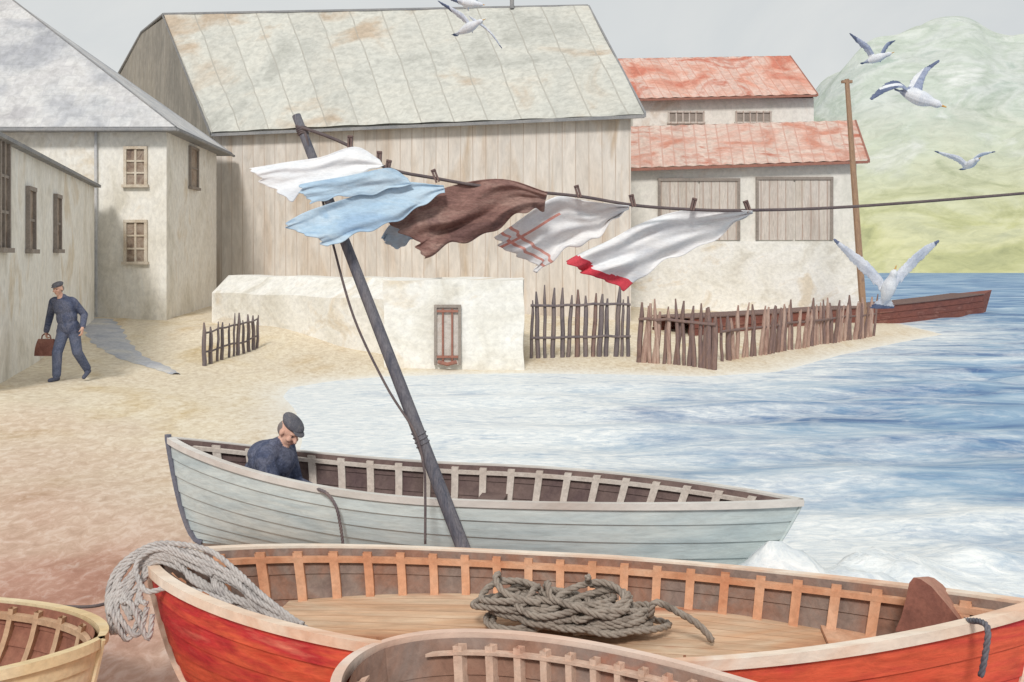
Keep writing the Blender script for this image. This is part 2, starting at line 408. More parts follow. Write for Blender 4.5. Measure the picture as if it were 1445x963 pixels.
def cream_house():
    e=empty('cream_house','two storey cream plastered house with hipped slate roof beside the lane','house',V((-11,28,.6)))
    A=(-20,28.0);B=(-9.75,28.0);Cc=(-9.95,33.4);D=(-20,33.6); z0=.2;z1=6.25
    mb=MB(); 
    wallquad(mb,A,B,z0,z1);wallquad(mb,B,Cc,z0,z1);wallquad(mb,Cc,D,z0,z1);wallquad(mb,D,A,z0,z1)
    build(mb,'wall',M['cream'],e)
    mb=MB(); ap=V((-15.6,30.9,10.55)); ar=V((-18.5,30.9,10.55))
    fl=V((-20.4,27.55,6.1)); fr=V((-9.35,27.6,6.12)); br=V((-9.55,33.9,6.05)); bl=V((-20.4,34,6.05))
    t=V((0,0,-.1))
    mb.face([fl,fr,ap,ar]);mb.face([fr,br,ap]);mb.face([br,bl,ar,ap]);mb.face([bl,fl,ar])
    for a,b in((fl,fr),(fr,br),(br,bl),(bl,fl)): mb.face([a+t,b+t,b,a],m=1)
    mb.face([fl+t,bl+t,br+t,fr+t],m=1)
    mb.tube([fr+V((0,0,.0)),ap],.025,6,m=1); mb.tube([ap,ar],.05,6,m=1)
    build(mb,'roof',[M['slate'],M['dark']],e)
    mb=MB(); mb.tube([fr+V((.05,-.05,-.1)),br+V((.05,0,-.1))],.045,8); mb.tube([fl+V((0,-.06,-.1)),fr+V((.05,-.06,-.1))],.045,8)
    build(mb,'gutter',M['dark'],e)
    x=(192-722.5)*28/F
    window(e,(x,28,HC-(236-HY)*28/F),(1,0,0),(0,-1,0),.5,1.0,(1,2))
    window(e,(x,28,HC-(342-HY)*28/F),(1,0,0),(0,-1,0),.5,1.1,(1,2))
    u=V((Cc[0]-B[0],Cc[1]-B[1],0)).normalized(); n=V((u.y,-u.x,0))
    d=30.6; p=V((B[0],B[1],0))+u*(d-28)
    window(e,(p.x,p.y,HC-(238-HY)*d/F),u,n,.75,1.15,(0,1),fm='framedark')
    mb=MB(); mb.tube([(-11.72,27.94,6),(-11.72,27.94,.6)],.045,8); build(mb,'downpipe',M['slate'],e)
cream_house()
def annex():
    a=V((-8.15,15.2,0)); b=V((-11.45,27.2,0)); u=(b-a).normalized(); n=V((u.y,-u.x,0)); 
    if n.x<0: n=-n
    e=empty('white_annex','low whitewashed annex wing with narrow dark windows along the lane','house',V((-10,21,.4)))
    z0=.1;z1=4.45; w=-n*5
    mb=MB()
    wallquad(mb,a,b,z0,z1);wallquad(mb,b,b+w,z0,z1);wallquad(mb,b+w,a+w,z0,z1);wallquad(mb,a+w,a,z0,z1)
    build(mb,'wall',M['cream'],e)
    mb=MB(); o=n*.12
    p=[a+o,b+o,b+w*.5,a+w*.5,b+w,a+w]
    Zs=[4.45,4.45,5.0,5.0,4.45,4.45]
    q=[V((i.x,i.y,z)) for i,z in zip(p,Zs)]
    mb.face([q[0],q[1],q[2],q[3]]);mb.face([q[3],q[2],q[4],q[5]])
    mb.face([q[1],q[4],q[2]]);mb.face([q[0],q[3],q[5]])
    mb.box(a-u*.1+V((0,0,4.40)),(b-a)+u*.2,n*.16,V((0,0,.07)),m=1)
    build(mb,'roof',[M['slate'],M['dark']],e)
    for px,py0,py1,wd in((41,270,352,.5),(79,280,352,.5),(2,198,350,.6)):
        k=(px-722.5)/F
        s=(k*a.y-a.x)/(u.x-k*u.y); p=a+u*s; d=p.y
        zt=HC-(py0-HY)*d/F; zb=HC-(py1-HY)*d/F
        window(e,(p.x,p.y,(zt+zb)/2),u,n,wd,zt-zb,(0,1) if px>10 else (1,2),fm='framedark')
annex()
def barn():
    e=empty('barn','long timber barn with grey tin roof behind the low white wall','barn',V((-4,33,.7)))
    fl=V((-10.4,34.5,0));fr=V((3.62,30.2,0));brr=V((1.6,44.5,0));bl=V((-17,43,0))
    ze=6.95; R0=V((-13.7,39,12.0)); R1=V((2.9,37.9,12.05))
    mb=MB()
    def q(p,z): return V((p.x,p.y,z))
    mb.face([q(fl,.2),q(fr,.2),q(fr,ze),q(fl,ze)])
    mb.face([q(fr,.2),q(brr,.2),q(brr,9.5),q(R1,11.9)-V((.15,0,0)),q(fr,ze)])
    mb.face([q(brr,.2),q(bl,.2),q(bl,10.3),q(brr,9.5)])
    build(mb,'wall',M['boards'],e)
    mb=MB(); mb.face([q(bl,.2),q(fl,.2),q(fl,ze),q(R0,11.9),V((-15.3,41,11.75)),q(bl,10.4)])
    build(mb,'gable',M['gable'],e,label='dark weathered gable end boards')
    a=W(298,187,34.1);b=W(909,160,29.7);c=R1+V((0,0,.05));d=R0+V((0,0,.05))
    mb=MB()
    f=bil(a,b,c,d)
    def ff(u,v):
        p=f(u,v); return p+V((0,0,.03*math.sin(u*60)*.4+.03*math.sin(v*9+u*5)))
    mb.grid(ff,80,14,uvf=lambda u,v:(u*15.5,v*7))
    mb.grid(lambda u,v:f(u,v)-V((0,0,.14)),10,4,flip=True)
    mb.box(a-V((0,0,.14)),b-a,V((.02,.06,0)),V((0,0,.1)),m=1)
    mb.box(a-V((0.03,0,.12)),d-a,V((.0,-.06,0)),V((0,0,.15)),m=1)
    mb.box(b-V((0.0,0,.12)),c-b,V((.06,0,0)),V((0,0,.15)),m=1)
    mb.tube([d,c],.06,6,m=1)
    bb=V((-15.3,41,11.8)); b2=V((-17.1,43.1,10.45)); r2=V((1.5,44.8,9.5)); r1=V((2.2,40.5,11.2))
    mb.face([d,c,r1,bb]);mb.face([bb,r1,r2,b2])
    mb.tube([d,bb,b2],.06,6,m=1)
    build(mb,'roof',[M['tin'],M['dark']],e)
    mb=MB(); mb.tube([V((.0,37.9,12)),V((.0,37.9,12.9))],.08,8); build(mb,'vent_pipe',M['dark'],e)
barn()
def red_upper():
    e=empty('red_roofed_house','cream cottage with faded red tin roof rising behind the store','house',V((9,46,1)))
    x0,x1=5.5,13.75; y0,y1=45.2,53; ze=9.75
    mb=MB()
    wallquad(mb,(x0,y0),(x1,y0),.3,ze);wallquad(mb,(x1,y1),(x0,y1),.3,ze)
    for x in(x0,x1):
        mb.face([(x,y0,.3),(x,y1,.3),(x,y1,ze),(x-.2,49,12.2),(x,y0,ze)])
    build(mb,'wall',M['plaster2'],e)
    mb=MB(); a=W(898,139,44.7);b=W(1153,133,44.7);c=W(1114,79,49);d=W(864,83,49)
    f=bil(a,b,c,d); mb.grid(lambda u,v:f(u,v)+V((0,0,.015*math.sin(u*95))),60,6,uvf=lambda u,v:(u*9,v*5))
    mb.face([d,c,V((c.x+.6,53.4,9.6)),V((d.x+.6,53.4,9.6))])
    mb.box(a-V((0,0,.12)),b-a,V((0,.05,0)),V((0,0,.1)),m=1)
    mb.box(b-V((0,0,.1)),c-b,V((.06,0,0)),V((0,0,.12)),m=1)
    build(mb,'roof',[M['redroof'],M['rust']],e)
    for px,w in((968,1.5),(1063,1.5)):
        window(e,((px-722.5)*y0/F,y0,HC-(166-HY)*y0/F),(1,0,0),(0,-1,0),w,.42,(4,0),fm='doorwood',pm='framedark')
def red_lower():
    e=empty('red_roofed_store','cream boat store with red tin roof and two plank doors','store',V((8.5,36,1)))
    x0,x1=4.2,12.5; y0,y1=36,44; 
    zl,zr=5.8,5.95
    mb=MB()
    mb.face([(x0,y0,.2),(x1,y0,.2),(x1,y0,zr),(x0,y0,zl)])
    mb.face([(x1,y0,.2),(x1+.4,y1,.2),(x1+.4,y1,zr),(x1+.3,40,7.75),(x1,y0,zr)])
    mb.face([(x0,y1,.2),(x0,y0,.2),(x0,y0,zl),(x0+.3,40,7.7),(x0,y1,zl)])
    mb.face([(x1+.4,y1,.2),(x0,y1,.2),(x0,y1,zl),(x1+.4,y1,zr)])
    build(mb,'wall',M['plaster2'],e)
    mb=MB(); mb.box((x0+.0,y0-.12,.3),(x1-x0+.05,0,0),(0,.11,0),(0,0,HC-(341-HY)*y0/F-.3))
    build(mb,'plinth',M['white'],e,label='whitewashed projecting lower wall')
    mb=MB(); a=W(886,237,35.6);b=W(1225,226,35.6);c=W(1206,170,40);d=W(884,179,40)
    f=bil(a,b,c,d); mb.grid(lambda u,v:f(u,v)+V((0,0,.015*math.sin(u*110))),70,6,uvf=lambda u,v:(u*9.3,v*5))
    mb.face([d,c,V((c.x,44.4,5.7)),V((d.x,44.4,5.7))])
    mb.box(a-V((0,0,.12)),b-a,V((0,.05,0)),V((0,0,.1)),m=1)
    mb.box(b-V((0,0,.1)),c-b,V((.07,0,0)),V((0,0,.12)),m=1)
    build(mb,'roof',[M['redroof2'],M['rust']],e)
    for p0,p1,t in((932,1040,256),(1070,1171,254)):
        xa=(p0-722.5)*y0/F;xb=(p1-722.5)*y0/F;zt=HC-(t-HY)*y0/F;zb=HC-(339-HY)*y0/F
        mb=MB(); xm=(xa+xb)/2
        mb.box((xa,y0-.05,zb),(xm-xa-.03,0,0),(0,.04,0),(0,0,zt-zb)); mb.box((xm+.03,y0-.05,zb),(xb-xm-.03,0,0),(0,.04,0),(0,0,zt-zb))
        dr=build(mb,'door',M['doorwood'],e)
        mb=MB(); k=.1
        mb.box((xa-k,y0-.09,zb),(k,0,0),(0,.085,0),(0,0,zt-zb)); mb.box((xb,y0-.09,zb),(k,0,0),(0,.085,0),(0,0,zt-zb)); mb.box((xa-k,y0-.1,zt),(xb-xa+2*k,0,0),(0,.095,0),(0,0,k))
        build(mb,'frame',M['framedark'],dr)
red_upper(); red_lower()
def white_parts():
    y0=21.5;x0=(541-722.5)*y0/F;x1=(739-722.5)*y0/F
    zb=-.1
    e=empty('white_shed','squat whitewashed stone shed with rusty barred opening at the water edge','shed',V(((x0+x1)/2,y0,.1)))
    mb=MB()
    def rough(o,ex,ey,ez,nx,ny,nz):
        o=V(o);ex=V(ex);ey=V(ey);ez=V(ez)
        def j(p): return p+V((.02*math.sin(p.z*5+p.y*3),.02*math.sin(p.x*4+p.z*3),.02*math.sin(p.x*3.1+p.y*2)*(1 if p.z>.5 else 0)))
        mb.grid(lambda u,v:j(o+ex*u+ez*v),nx,nz)
        mb.grid(lambda u,v:j(o+ex+ey*u+ez*v),ny,nz)
        mb.grid(lambda u,v:j(o+ey+ex*(1-u)+ez*v),nx,nz)
        mb.grid(lambda u,v:j(o+ey*(1-u)+ez*v),ny,nz)
        mb.grid(lambda u,v:j(o+ez+ex*u+ey*v),nx,ny)
    rough((x0,y0,zb),(x1-x0,0,0),(0,3.2,0),(0,0,1.98-zb),20,14,12)
    build(mb,'wall',M['white'],e,smooth=False)
    xa=(617-722.5)*y0/F;xb=(647-722.5)*y0/F;z1=HC-(434-HY)*y0/F;z0=HC-(515-HY)*y0/F
    mb=MB(); mb.box((xa,y0-.07,z0),(xb-xa,0,0),(0,.03,0),(0,0,z1-z0)); g=build(mb,'door',M['shedpane'],e,label='barred narrow doorway')
    mb=MB()
    mb.box((xa-.06,y0-.12,z0),(.06,0,0),(0,.08,0),(0,0,z1-z0));mb.box((xb,y0-.12,z0),(.06,0,0),(0,.08,0),(0,0,z1-z0));mb.box((xa-.06,y0-.12,z1),(xb-xa+.12,0,0),(0,.08,0),(0,0,.06))
    build(mb,'frame',M['framedark'],g)
    mb=MB()
    for i in range(2):
        x=xa+.13+(xb-xa-.26)*i/1; mb.tube([(x,y0-.11,z0+.05),(x,y0-.11,z1-.02)],.022,6)
    for z in(z1-.1,z0+.16): mb.box((xa+.0,y0-.14,z),(xb-xa,0,0),(0,.04,0),(0,0,.05))
    mb.tube([(xa+.03,y0-.16,z0+.08),((xa+xb)/2,y0-.19,z0+.03),(xb-.03,y0-.16,z0+.08)],.04,6)
    build(mb,'grille',M['rust'],g)
    a=V((x0+.03,22.9,0));b=V((-8.35,27.6,0)); u=(b-a).normalized();n=V((-u.y,u.x,0)); n=-n if n.y<0 else n
    mb=MB()
    def j(p): return p+V((0,.03*math.sin(p.x*4+p.z*3),.015*math.sin(p.x*3.1)*(1 if p.z>1.2 else 0)))
    # vertical face up to 1.45 m, then a broad coping sloping back to the top
    L=b-a; H=V((0,0,1.5)); T_=V((0,0,.47))
    mb.grid(lambda u_,v:j(b-L*u_+H*v),40,8)
    mb.grid(lambda u_,v:j(b-L*u_+H+(T_+n*.55)*v),40,3)
    mb.grid(lambda u_,v:j(b-L*u_+H+T_+n*(.55+1.1*v)),40,3)
    mb.grid(lambda u_,v:j(a+L*u_+n*1.65+(H+T_)*v),40,8)
    mb.face([b,b+H,b+H+T_+n*.55,b+H+T_+n*1.65,b+n*1.65])
    build(mb,'white_wall',M['white'],base=(-6,26,.4),label='long low whitewashed harbour wall running back toward the house',cat='wall')
white_parts()
def path():
    mb=MB()
    pts=catmull([(-11.5,27.3,0),(-10.4,25.2,0),(-9.3,23,0),(-8.2,21.2,0),(-7.1,19.9,0),(-6.5,19.2,0)],8)
    for i in range(len(pts)-1):
        def pr(k):
            a=pts[k]; t=(pts[min(k+1,len(pts)-1)]-pts[max(k-1,0)]).normalized(); n=V((-t.y,t.x,0))
            w=(.5-.42*(k/len(pts))**1.5)
            o=[]
            for s in(-1,-.5,0,.5,1):
                p=a+n*(w*s*(1+.12*math.sin(k*1.9+s*3)*abs(s))); o.append(V((p.x,p.y,th(p.x,p.y)+.004+.03*(1-s*s))))
            return o
        A=pr(i);B=pr(i+1)
        for k in range(4): mb.face([A[k],A[k+1],B[k+1],B[k]][::-1])
    build(mb,'path',mat('path_stone',[(160,164,176),(184,186,192),(206,202,194)],1.2),kind='structure',base=(0,0,0))
path()
def fence(label,pa,pb,n,h,lean=.05,mats=('stake',),rails=(.35,.8),r=.04,rm='stake'):
    pa=V((pa[0],pa[1],0));pb=V((pb[0],pb[1],0)); mid=(pa+pb)/2
    e=empty('picket_fence',label,'fence',V((mid.x,mid.y,th(mid.x,mid.y))),'stake fences along the shore')
    for i in range(n):
        p=pa+(pb-pa)*(i+random.uniform(-.25,.25))/max(1,n-1); z=th(p.x,p.y)-.12
        H=h*random.uniform(.82,1.14); l=random.uniform(-lean,lean)+lean*.4
        w=random.uniform(.7,1.3)*r
        mb=MB(); q=[]
        for k in range(6):
            t=k/5; q.append(V((p.x+l*t*H+.008*math.sin(k*2+i),p.y+random.uniform(-.01,.01),z+(H+.12)*t)))
        mb.tube(q,[w,w*1.05,w,w*.98,w*.9,w*.35],6)
        build(mb,'stake',M[random.choice(mats)],e)
    for rr in rails:
        mb=MB(); q=[]
        for k in range(9):
            p=pa+(pb-pa)*(k/8*1.02-.01); q.append(V((p.x,p.y-r*1.2,th(p.x,p.y)+h*rr+random.uniform(-.02,.02))))
        mb.tube(q,r*.6,6); build(mb,'rail',M[rm],e)
def gx(px,d): return ((px-722.5)*d/F,d)
fence('dark tarred stake fence beside the white shed',gx(750,23),gx(888,23.0),14,1.55,.05,('stakegrey','stakegrey','stake'),(.3,.78),.05,'stakegrey')
fence('leaning brown stake fence on the sand by the water',gx(902,22.3),gx(1008,21.4),16,1.36,.15,('stake','stakepale'),(.72,),.055)
fence('pale brown stake fence running out to the jetty',gx(1020,22.6),gx(1232,30.2),42,1.15,.1,('stake','stakepale','stakepale'),(.6,),.052)
fence('short grey stake fence on the sand near the lane',gx(290,20.6),gx(364,23.2),11,.9,.04,('stakegrey',),(.3,.75),.036,'stakegrey')
def jetty():
    e=empty('jetty','low rust brown plank jetty running out into the bay','jetty',V((13,35,0)))
    a=V((4.9,27.2,0));b=V((21.0,44.2,0));u=(b-a).normalized();n=V((-u.y,u.x,0))
    mb=MB(); L=(b-a).length
    def top(s): return .80-.12*math.sin(s*math.pi*.8)+.12*s**3
    for i in range(4):
        def P(s,z): return a+(b-a)*s+V((0,0,z))
        for side in(0,1.2):
            o=n*(side-.02*(i%2))
            mb.grid(lambda s,v:P(s,-.3+(top(s)+.3)*(i+v*.96)/4)+o,30,1)
            mb.grid(lambda s,v:P(s,-.3+(top(s)+.3)*(i+v*.96)/4)+o+n*.08,30,1,flip=True)
            mb.grid(lambda s,v:P(s,-.3+(top(s)+.3)*(i+.96)/4)+o+n*.08*v,30,1)
    tz=top(1); tip=b+u*3.0+n*.6
    for p,q in((b,tip),(tip,b+n*1.28)):
        lo=[(p+V((0,0,-.3))) if p is not tip else tip-u*2.0+V((0,0,-.3)),(q+V((0,0,-.3))) if q is not tip else tip-u*2.0+V((0,0,-.3))]
        mb.face([lo[0],lo[1],q+V((0,0,tz+(.12 if q is tip else 0))),p+V((0,0,tz+(.12 if p is tip else 0)))])
    mb.face([b+V((0,0,tz)),tip+V((0,0,tz+.12)),b+n*1.28+V((0,0,tz))])
    build(mb,'side_planks',M['jetty'],e)
    mb=MB()
    for i in range(60):
        s=i/60; p=a+u*(L*s); mb.box(p+V((0,0,top(s)+.005))-n*.06,u*(L/60-.02),n*1.4,V((0,0,.035)))
    build(mb,'deck',M['stake'],e)
jetty()
mb=MB(); a=W(1221,462,31);a.z=th(a.x,a.y)-.2;b=W(1195,112,31)
mb.tube([a+(b-a)*t for t in(0,.25,.5,.75,1)],[.11,.11,.1,.09,.075],8)
mb.box(b+V((-.16,-.06,-.12)),(.32,0,0),(0,.12,0),(0,0,.08))
build(mb,'wooden_post',M['postwood'],base=a,label='tall leaning brown wooden pole behind the stake fence',cat='pole',smooth=False)
# ------------------------------------------------------------ boats
def boat(name,label,p0,p1,hb,zk,zs,mh,mi,mr,mg,nr,p=2.3,q=.8,k=.86,k2=None,p2=None,q2=None,floorz=.2,thwarts=(),strakes=7,decks=(),gw=.06,stemmat=None,sternmat=None,stemr=.03,ribw=.035,sexp=1.5,strh=.03,insc=.972,group='rowing boats drawn up on the shore'):
    A=V((p0[0],p0[1],0));B=V((p1[0],p1[1],0));L=(B-A);ax=L.normalized();pr=V((-ax.y,ax.x,0))
    k2=k2 or k; p2=p2 or p; q2=q2 or q
    gsc=1-(1-insc)*.45
    mid=(A+B)/2
    e=empty(name,label,'boat',V((mid.x,mid.y,min(zk))),group)
    shp=lambda t:max(0,1-abs(2*t-1)**(p if t<.5 else p2))**(q if t<.5 else q2)
    fk=lambda t:zk[0]*(1-t)+zk[1]*t+.0
    fs=lambda t:zs[1]+abs(2*t-1)**2*((zs[0] if t<.5 else zs[2])-zs[1])
    def S(t,s,side,off=0.0,sc=1.0):
        kk_=k if t<.5 else k2
        te=.5+(t-.5)*(kk_+(1-kk_)*s**.7)*sc; bb=hb*shp(t)
        y=max(0,bb*math.sin(s*math.pi/2)**.85+off)
        zz=fk(t)+(fs(t)-fk(t))*s**sexp
        return A+L*te+pr*(side*y)+V((0,0,zz))
    NT=64
    T=lambda a:.5-.5*math.cos(math.pi*a)
    mb=MB()
    for side in(1,-1):
        for j in range(strakes):
            s0=j/strakes;s1=(j+1)/strakes
            mb.grid(lambda a,b:S(T(a),s0+(s1-s0)*b,side,.014*(1-b)-.002),NT,2,uvf=lambda a,b:(a*4,s0+b/strakes),flip=side>0)
            if j<strakes-1: mb.grid(lambda a,b:S(T(a),s1,side,-.002+.014*b),NT,1,flip=side>0)
    build(mb,'hull',[mh],e,smooth=False)
    mb=MB()
    for side in(1,-1):
        for j in range(strakes):
            s0=.04+.96*j/strakes;s1=.04+.96*(j+1)/strakes
            mb.grid(lambda a,b:S(T(a),s0+(s1-s0)*b,side,-.035+.010*b,insc),NT,2,uvf=lambda a,b:(b*1.2,a*4),flip=side<0)
            if j<strakes-1: mb.grid(lambda a,b:S(T(a),s1,side,-.025-.010*b,insc),NT,1,flip=side<0)
    build(mb,'lining',[mi],e,smooth=False)
    mb=MB()
    for side in(1,-1):
        def G(a,b):
            t=T(a); o,z,sc_=[(.02,-.035,1.005),(.02,.012,1.005),(-gw+.02,.012,gsc),(-gw+.02,-.035,gsc),(.02,-.035,1.005)][int(round(b*4))]
            p_=S(t,1,side,o,sc_); return p_+V((0,0,z))
        mb.grid(G,NT,4,flip=side<0)
    build(mb,'gunwale',[mg],e)
    mb=MB()
    for side in(1,-1):
        def G(a,b):
            t=.02+.96*T(a); o,z=[(-.03,-.04-strh),(-.03,-.04),(-.066,-.04),(-.066,-.04-strh),(-.03,-.04-strh)][int(round(b*4))]
            p_=S(t,1,side,o,insc-.01); return p_+V((0,0,z))
        mb.grid(G,NT,4,flip=side<0)
    build(mb,'stringer',[mr],e)
    for i in range(nr):
        t=.03+.94*(i+.5)/nr
        for side in(1,-1):
            mb=MB(); N=10; dt=ribw/2/L.length
            secs=[]
            for kk in range(N+1):
                s=.12+(.985-.12)*kk/N
                secs.append([S(t-dt,s,side,-.028,insc),S(t+dt,s,side,-.028,insc),S(t+dt,s,side,-.062,insc-.004),S(t-dt,s,side,-.062,insc-.004)])
            for c in secs: mb.v+=c
            for kk in range(N):
                for jj in range(4):
                    a=kk*4+jj;b=kk*4+(jj+1)%4
                    mb.f.append((a,b,b+4,a+4));mb.uv.append(None);mb.mi.append(0)
            build(mb,'rib',[mr],e)
    def slab(nm,t0,t1,z,m,y0=-1,y1=1,th_=.03,lab=None):
        mb=MB()
        def E(t,side):
            s=max(.02,min(1,(z-fk(t))/(fs(t)-fk(t))))**(1/sexp)
            return S(t,s,side,-.04)
        def P(u,v,dz):
            t=t0+(t1-t0)*u; a=E(t,-1);b=E(t,1); f=(y0+(y1-y0)*v+1)/2
            q_=a+(b-a)*f; q_.z=z+dz; return q_
        n=16 if t1-t0>.15 else 3
        mb.grid(lambda u,v:P(u,v,0),n,6,uvf=lambda u,v:(v*hb*2,u*4))
        mb.grid(lambda u,v:P(u,v,-th_),n,6,flip=True)
        mb.grid(lambda u,v:P(u,0,-th_*(1-v)),n,1); mb.grid(lambda u,v:P(u,1,-th_*v),n,1)
        mb.grid(lambda u,v:P(0,u,-th_*v),6,1); mb.grid(lambda u,v:P(1,u,-th_*(1-v)),6,1)
        return build(mb,nm,[m],e,label=lab)
    slab('floor_boards',.12,.88,floorz,mi)
    for(t0,t1,z,m) in thwarts: slab('thwart',t0,t1,z,m)
    for(t0,t1,z,m,y0,y1) in decks: slab('bench',t0,t1,z,m,y0,y1)
    for end,tt,mm,rr in(('stem',0.0,stemmat or mg,stemr),('sternpost',1.0,sternmat or mg,.014)):
        mb=MB(); stq=[S(tt,s/10,1)+ax*(-.012 if tt==0 else .008) for s in range(11)]
        if tt==0 and stemr>.02: stq.append(stq[-1]+V((0,0,.03)))
        mb.tube(stq,rr,6); build(mb,end,[mm],e)
    return e,S,fs
R_hull=mat('red_hull_paint',[(186,56,50),(208,68,52),(222,98,68),(196,54,58),(226,132,108)],1.1,(.5,1,2.5),rough=.6,fa=.16,bump=.3,lf=.03)
R_in=mat('red_boat_lining',[(116,98,92),(142,124,114),(146,108,90),(156,138,126)],2.0,(1,1,1),fa=.14,lf=.04)
R_rib=mat('orange_ribs',[(196,132,98),(212,158,124),(222,180,150)],2.5,fa=.1,lf=.02)
R_gun=mat('cream_orange_gunwale',[(214,160,128),(228,204,182),(234,220,204),(218,172,140)],1.3,(.5,1.5,1),fa=.08,lf=.03)
R_deck=mat('tan_deck',[(192,134,100),(212,168,132),(222,194,164),(184,122,92)],.8,(.5,2.2,1),plank=(.22,(154,104,78),.1,.06),fa=.12,lf=.03,lo=.36,hi=.64)
G_hull=mat('pale_blue_hull',[(160,180,186),(182,197,200),(200,210,208),(172,188,192)],1.0,(.4,1,2.5),fa=.1,rough=.7,lf=.04)
G_in=mat('dark_boat_lining',[(90,72,74),(112,94,90),(126,106,100)],2.5,lf=.03)
G_rib=mat('pale_ribs',[(194,178,166),(214,204,194)],3)
G_gun=mat('grey_gunwale',[(192,188,180),(210,206,200),(178,166,156)],1.2,(.4,1.5,1),fa=.06)
Y_gun=mat('ochre_gunwale',[(208,172,120),(222,196,150),(230,212,178)],1.6,(.5,1.5,1),fa=.1)
Y_in=mat('brown_lining',[(122,78,64),(148,98,80),(168,120,96)],2.5,lf=.04)
Y_rib=mat('brown_ribs',[(186,144,110),(206,172,138)],3)
P_in=mat('faded_brown_lining',[(134,96,80),(158,122,104),(150,130,120),(164,108,86)],2.0,lf=.03)
P_rib=mat('pinkish_ribs',[(198,156,132),(216,186,166),(204,144,118)],2.5,lf=.03)
P_gun=mat('pinkish_gunwale',[(200,148,126),(220,186,166),(230,210,196)],1.2,(.5,1.5,1),fa=.08,lf=.03)
M['bluedark']=mat('dark_stem_paint',[(86,92,110),(112,112,122)],4)
ge,gS,gfs=boat('rowing_boat','pale blue grey clinker rowing boat half afloat with a seated man',(-2.78,8.05),(2.12,7.25),.62,(.16,-.14),(.99,.73,.68),G_hull,G_in,G_rib,G_gun,19,p=2.2,q=.85,k=.88,k2=.66,p2=2.0,q2=.9,floorz=.2,thwarts=((.09,.15,.5,G_in),(.5,.545,.52,G_in),(.78,.82,.52,G_in)),stemmat=M['bluedark'],sternmat=G_hull,strakes=8,gw=.045,ribw=.06)
re_,rS,rfs=boat('rowing_boat','large red clinker rowing boat with cream gunwale and coiled ropes',(-1.93,5.28),(2.45,4.62),.76,(.12,.0),(.86,.74,.84),R_hull,R_in,R_rib,R_gun,22,p=2.4,q=.72,p2=1.75,q2=.95,k=.84,floorz=.22,decks=((.13,.8,.53,R_deck,-.1,1),),thwarts=((.8,.86,.55,R_rib),),gw=.045,ribw=.048)
boat('rowing_boat','pink rimmed open rowing boat with exposed ribs and red sides',(-.50,3.72),(1.75,1.52),.63,(.15,.15),(1.0,1.02,1.02),R_hull,P_in,P_rib,P_gun,31,p=2.5,q=.5,k=.86,floorz=.45,thwarts=((.62,.7,.8,P_rib),),gw=.03,ribw=.024,strh=.012,stemr=.010,strakes=9,insc=.975)
boat('rowing_boat','small ochre rimmed rowing boat with brown interior on the sand',(-4.9,5.0),(-1.93,4.66),.62,(.1,.1),(.66,.6,.66),Y_gun,Y_in,Y_rib,Y_gun,15,p=2.4,q=.62,k=.84,floorz=.22,thwarts=((.5,.57,.42,Y_rib),),gw=.04,ribw=.035)
def backboard():
    mb=MB(); c=W(1312,888,4.75); u=V((.95,.1,-.05)).normalized(); tilt=V((-.2,.2,.95)).normalized(); w=.17;h=.25
    nrm=V((-.35,-.9,.2)).normalized()
    pr=[(w,.0),(w*.97,h*.2),(w*.7,h*.52),(w*.4,h*.84),(w*.15,h*.97),(-w*.05,h),(-w*.22,h*.9),(-w*.45,h*.6),(-w*.72,h*.28),(-w,h*.03),(-w,0)]
    N=len(pr)
    f=[c+u*x+tilt*y+nrm*.1 for x,y in pr]; b=[c+u*x*.85+V((.07,0,0))+tilt*y*.95-nrm*.1 for x,y in pr]
    mb.face(f);mb.face(b[::-1])
    for i in range(N): mb.face([f[i],b[i],b[(i+1)%N],f[(i+1)%N]],m=1 if 0<i<N-1 else 0)
    build(mb,'backrest',[mat('dark_brown_board',[(104,66,58),(140,90,76),(120,76,66)],4,lf=.03),mat('lit_board_edge',[(160,108,90),(186,136,114)],4)],re_,label='rounded dark brown seat back')  # paler second colour paints the light along the board's top edge
backboard()
# ------------------------------------------------------------ ropes
def pile():
    mb=MB()
    rnd=random.Random(5)
    z0=.55
    for (cx,cy,n,rx,ry,s) in ((.02,5.12,9,.18,.15,1),(.22,5.08,8,.2,.16,-1),(.44,5.05,9,.21,.15,1),(.54,5.02,6,.19,.13,-1)):
        pts=[]
        for k in range(n*7):
            a=2*math.pi*k/7*s+cx*9+.35*math.sin(k*.7)
            rr=.4+.65*abs(math.sin(k*.37+cx*5)); rr*=rnd.uniform(.85,1.1)
            up_=.031*(k/7)*(1.15-rr*.7)
            pts.append(V((cx+.05*math.sin(k*.31)+rx*rr*math.cos(a),cy+ry*rr*math.sin(a),z0+.02+up_+.03*rnd.random())))
        if n==6:
            for px,py in((925,850),(960,866),(988,884),(1008,908)): pts.append(W(px,py,4.9))
        rope_mesh(mb,pts,.018)
    build(mb,'rope_coil',M['rope'],base=(.3,5.1,.55),label='tangled coil of twisted hemp rope on the red boat deck',cat='rope',smooth=True)
pile()
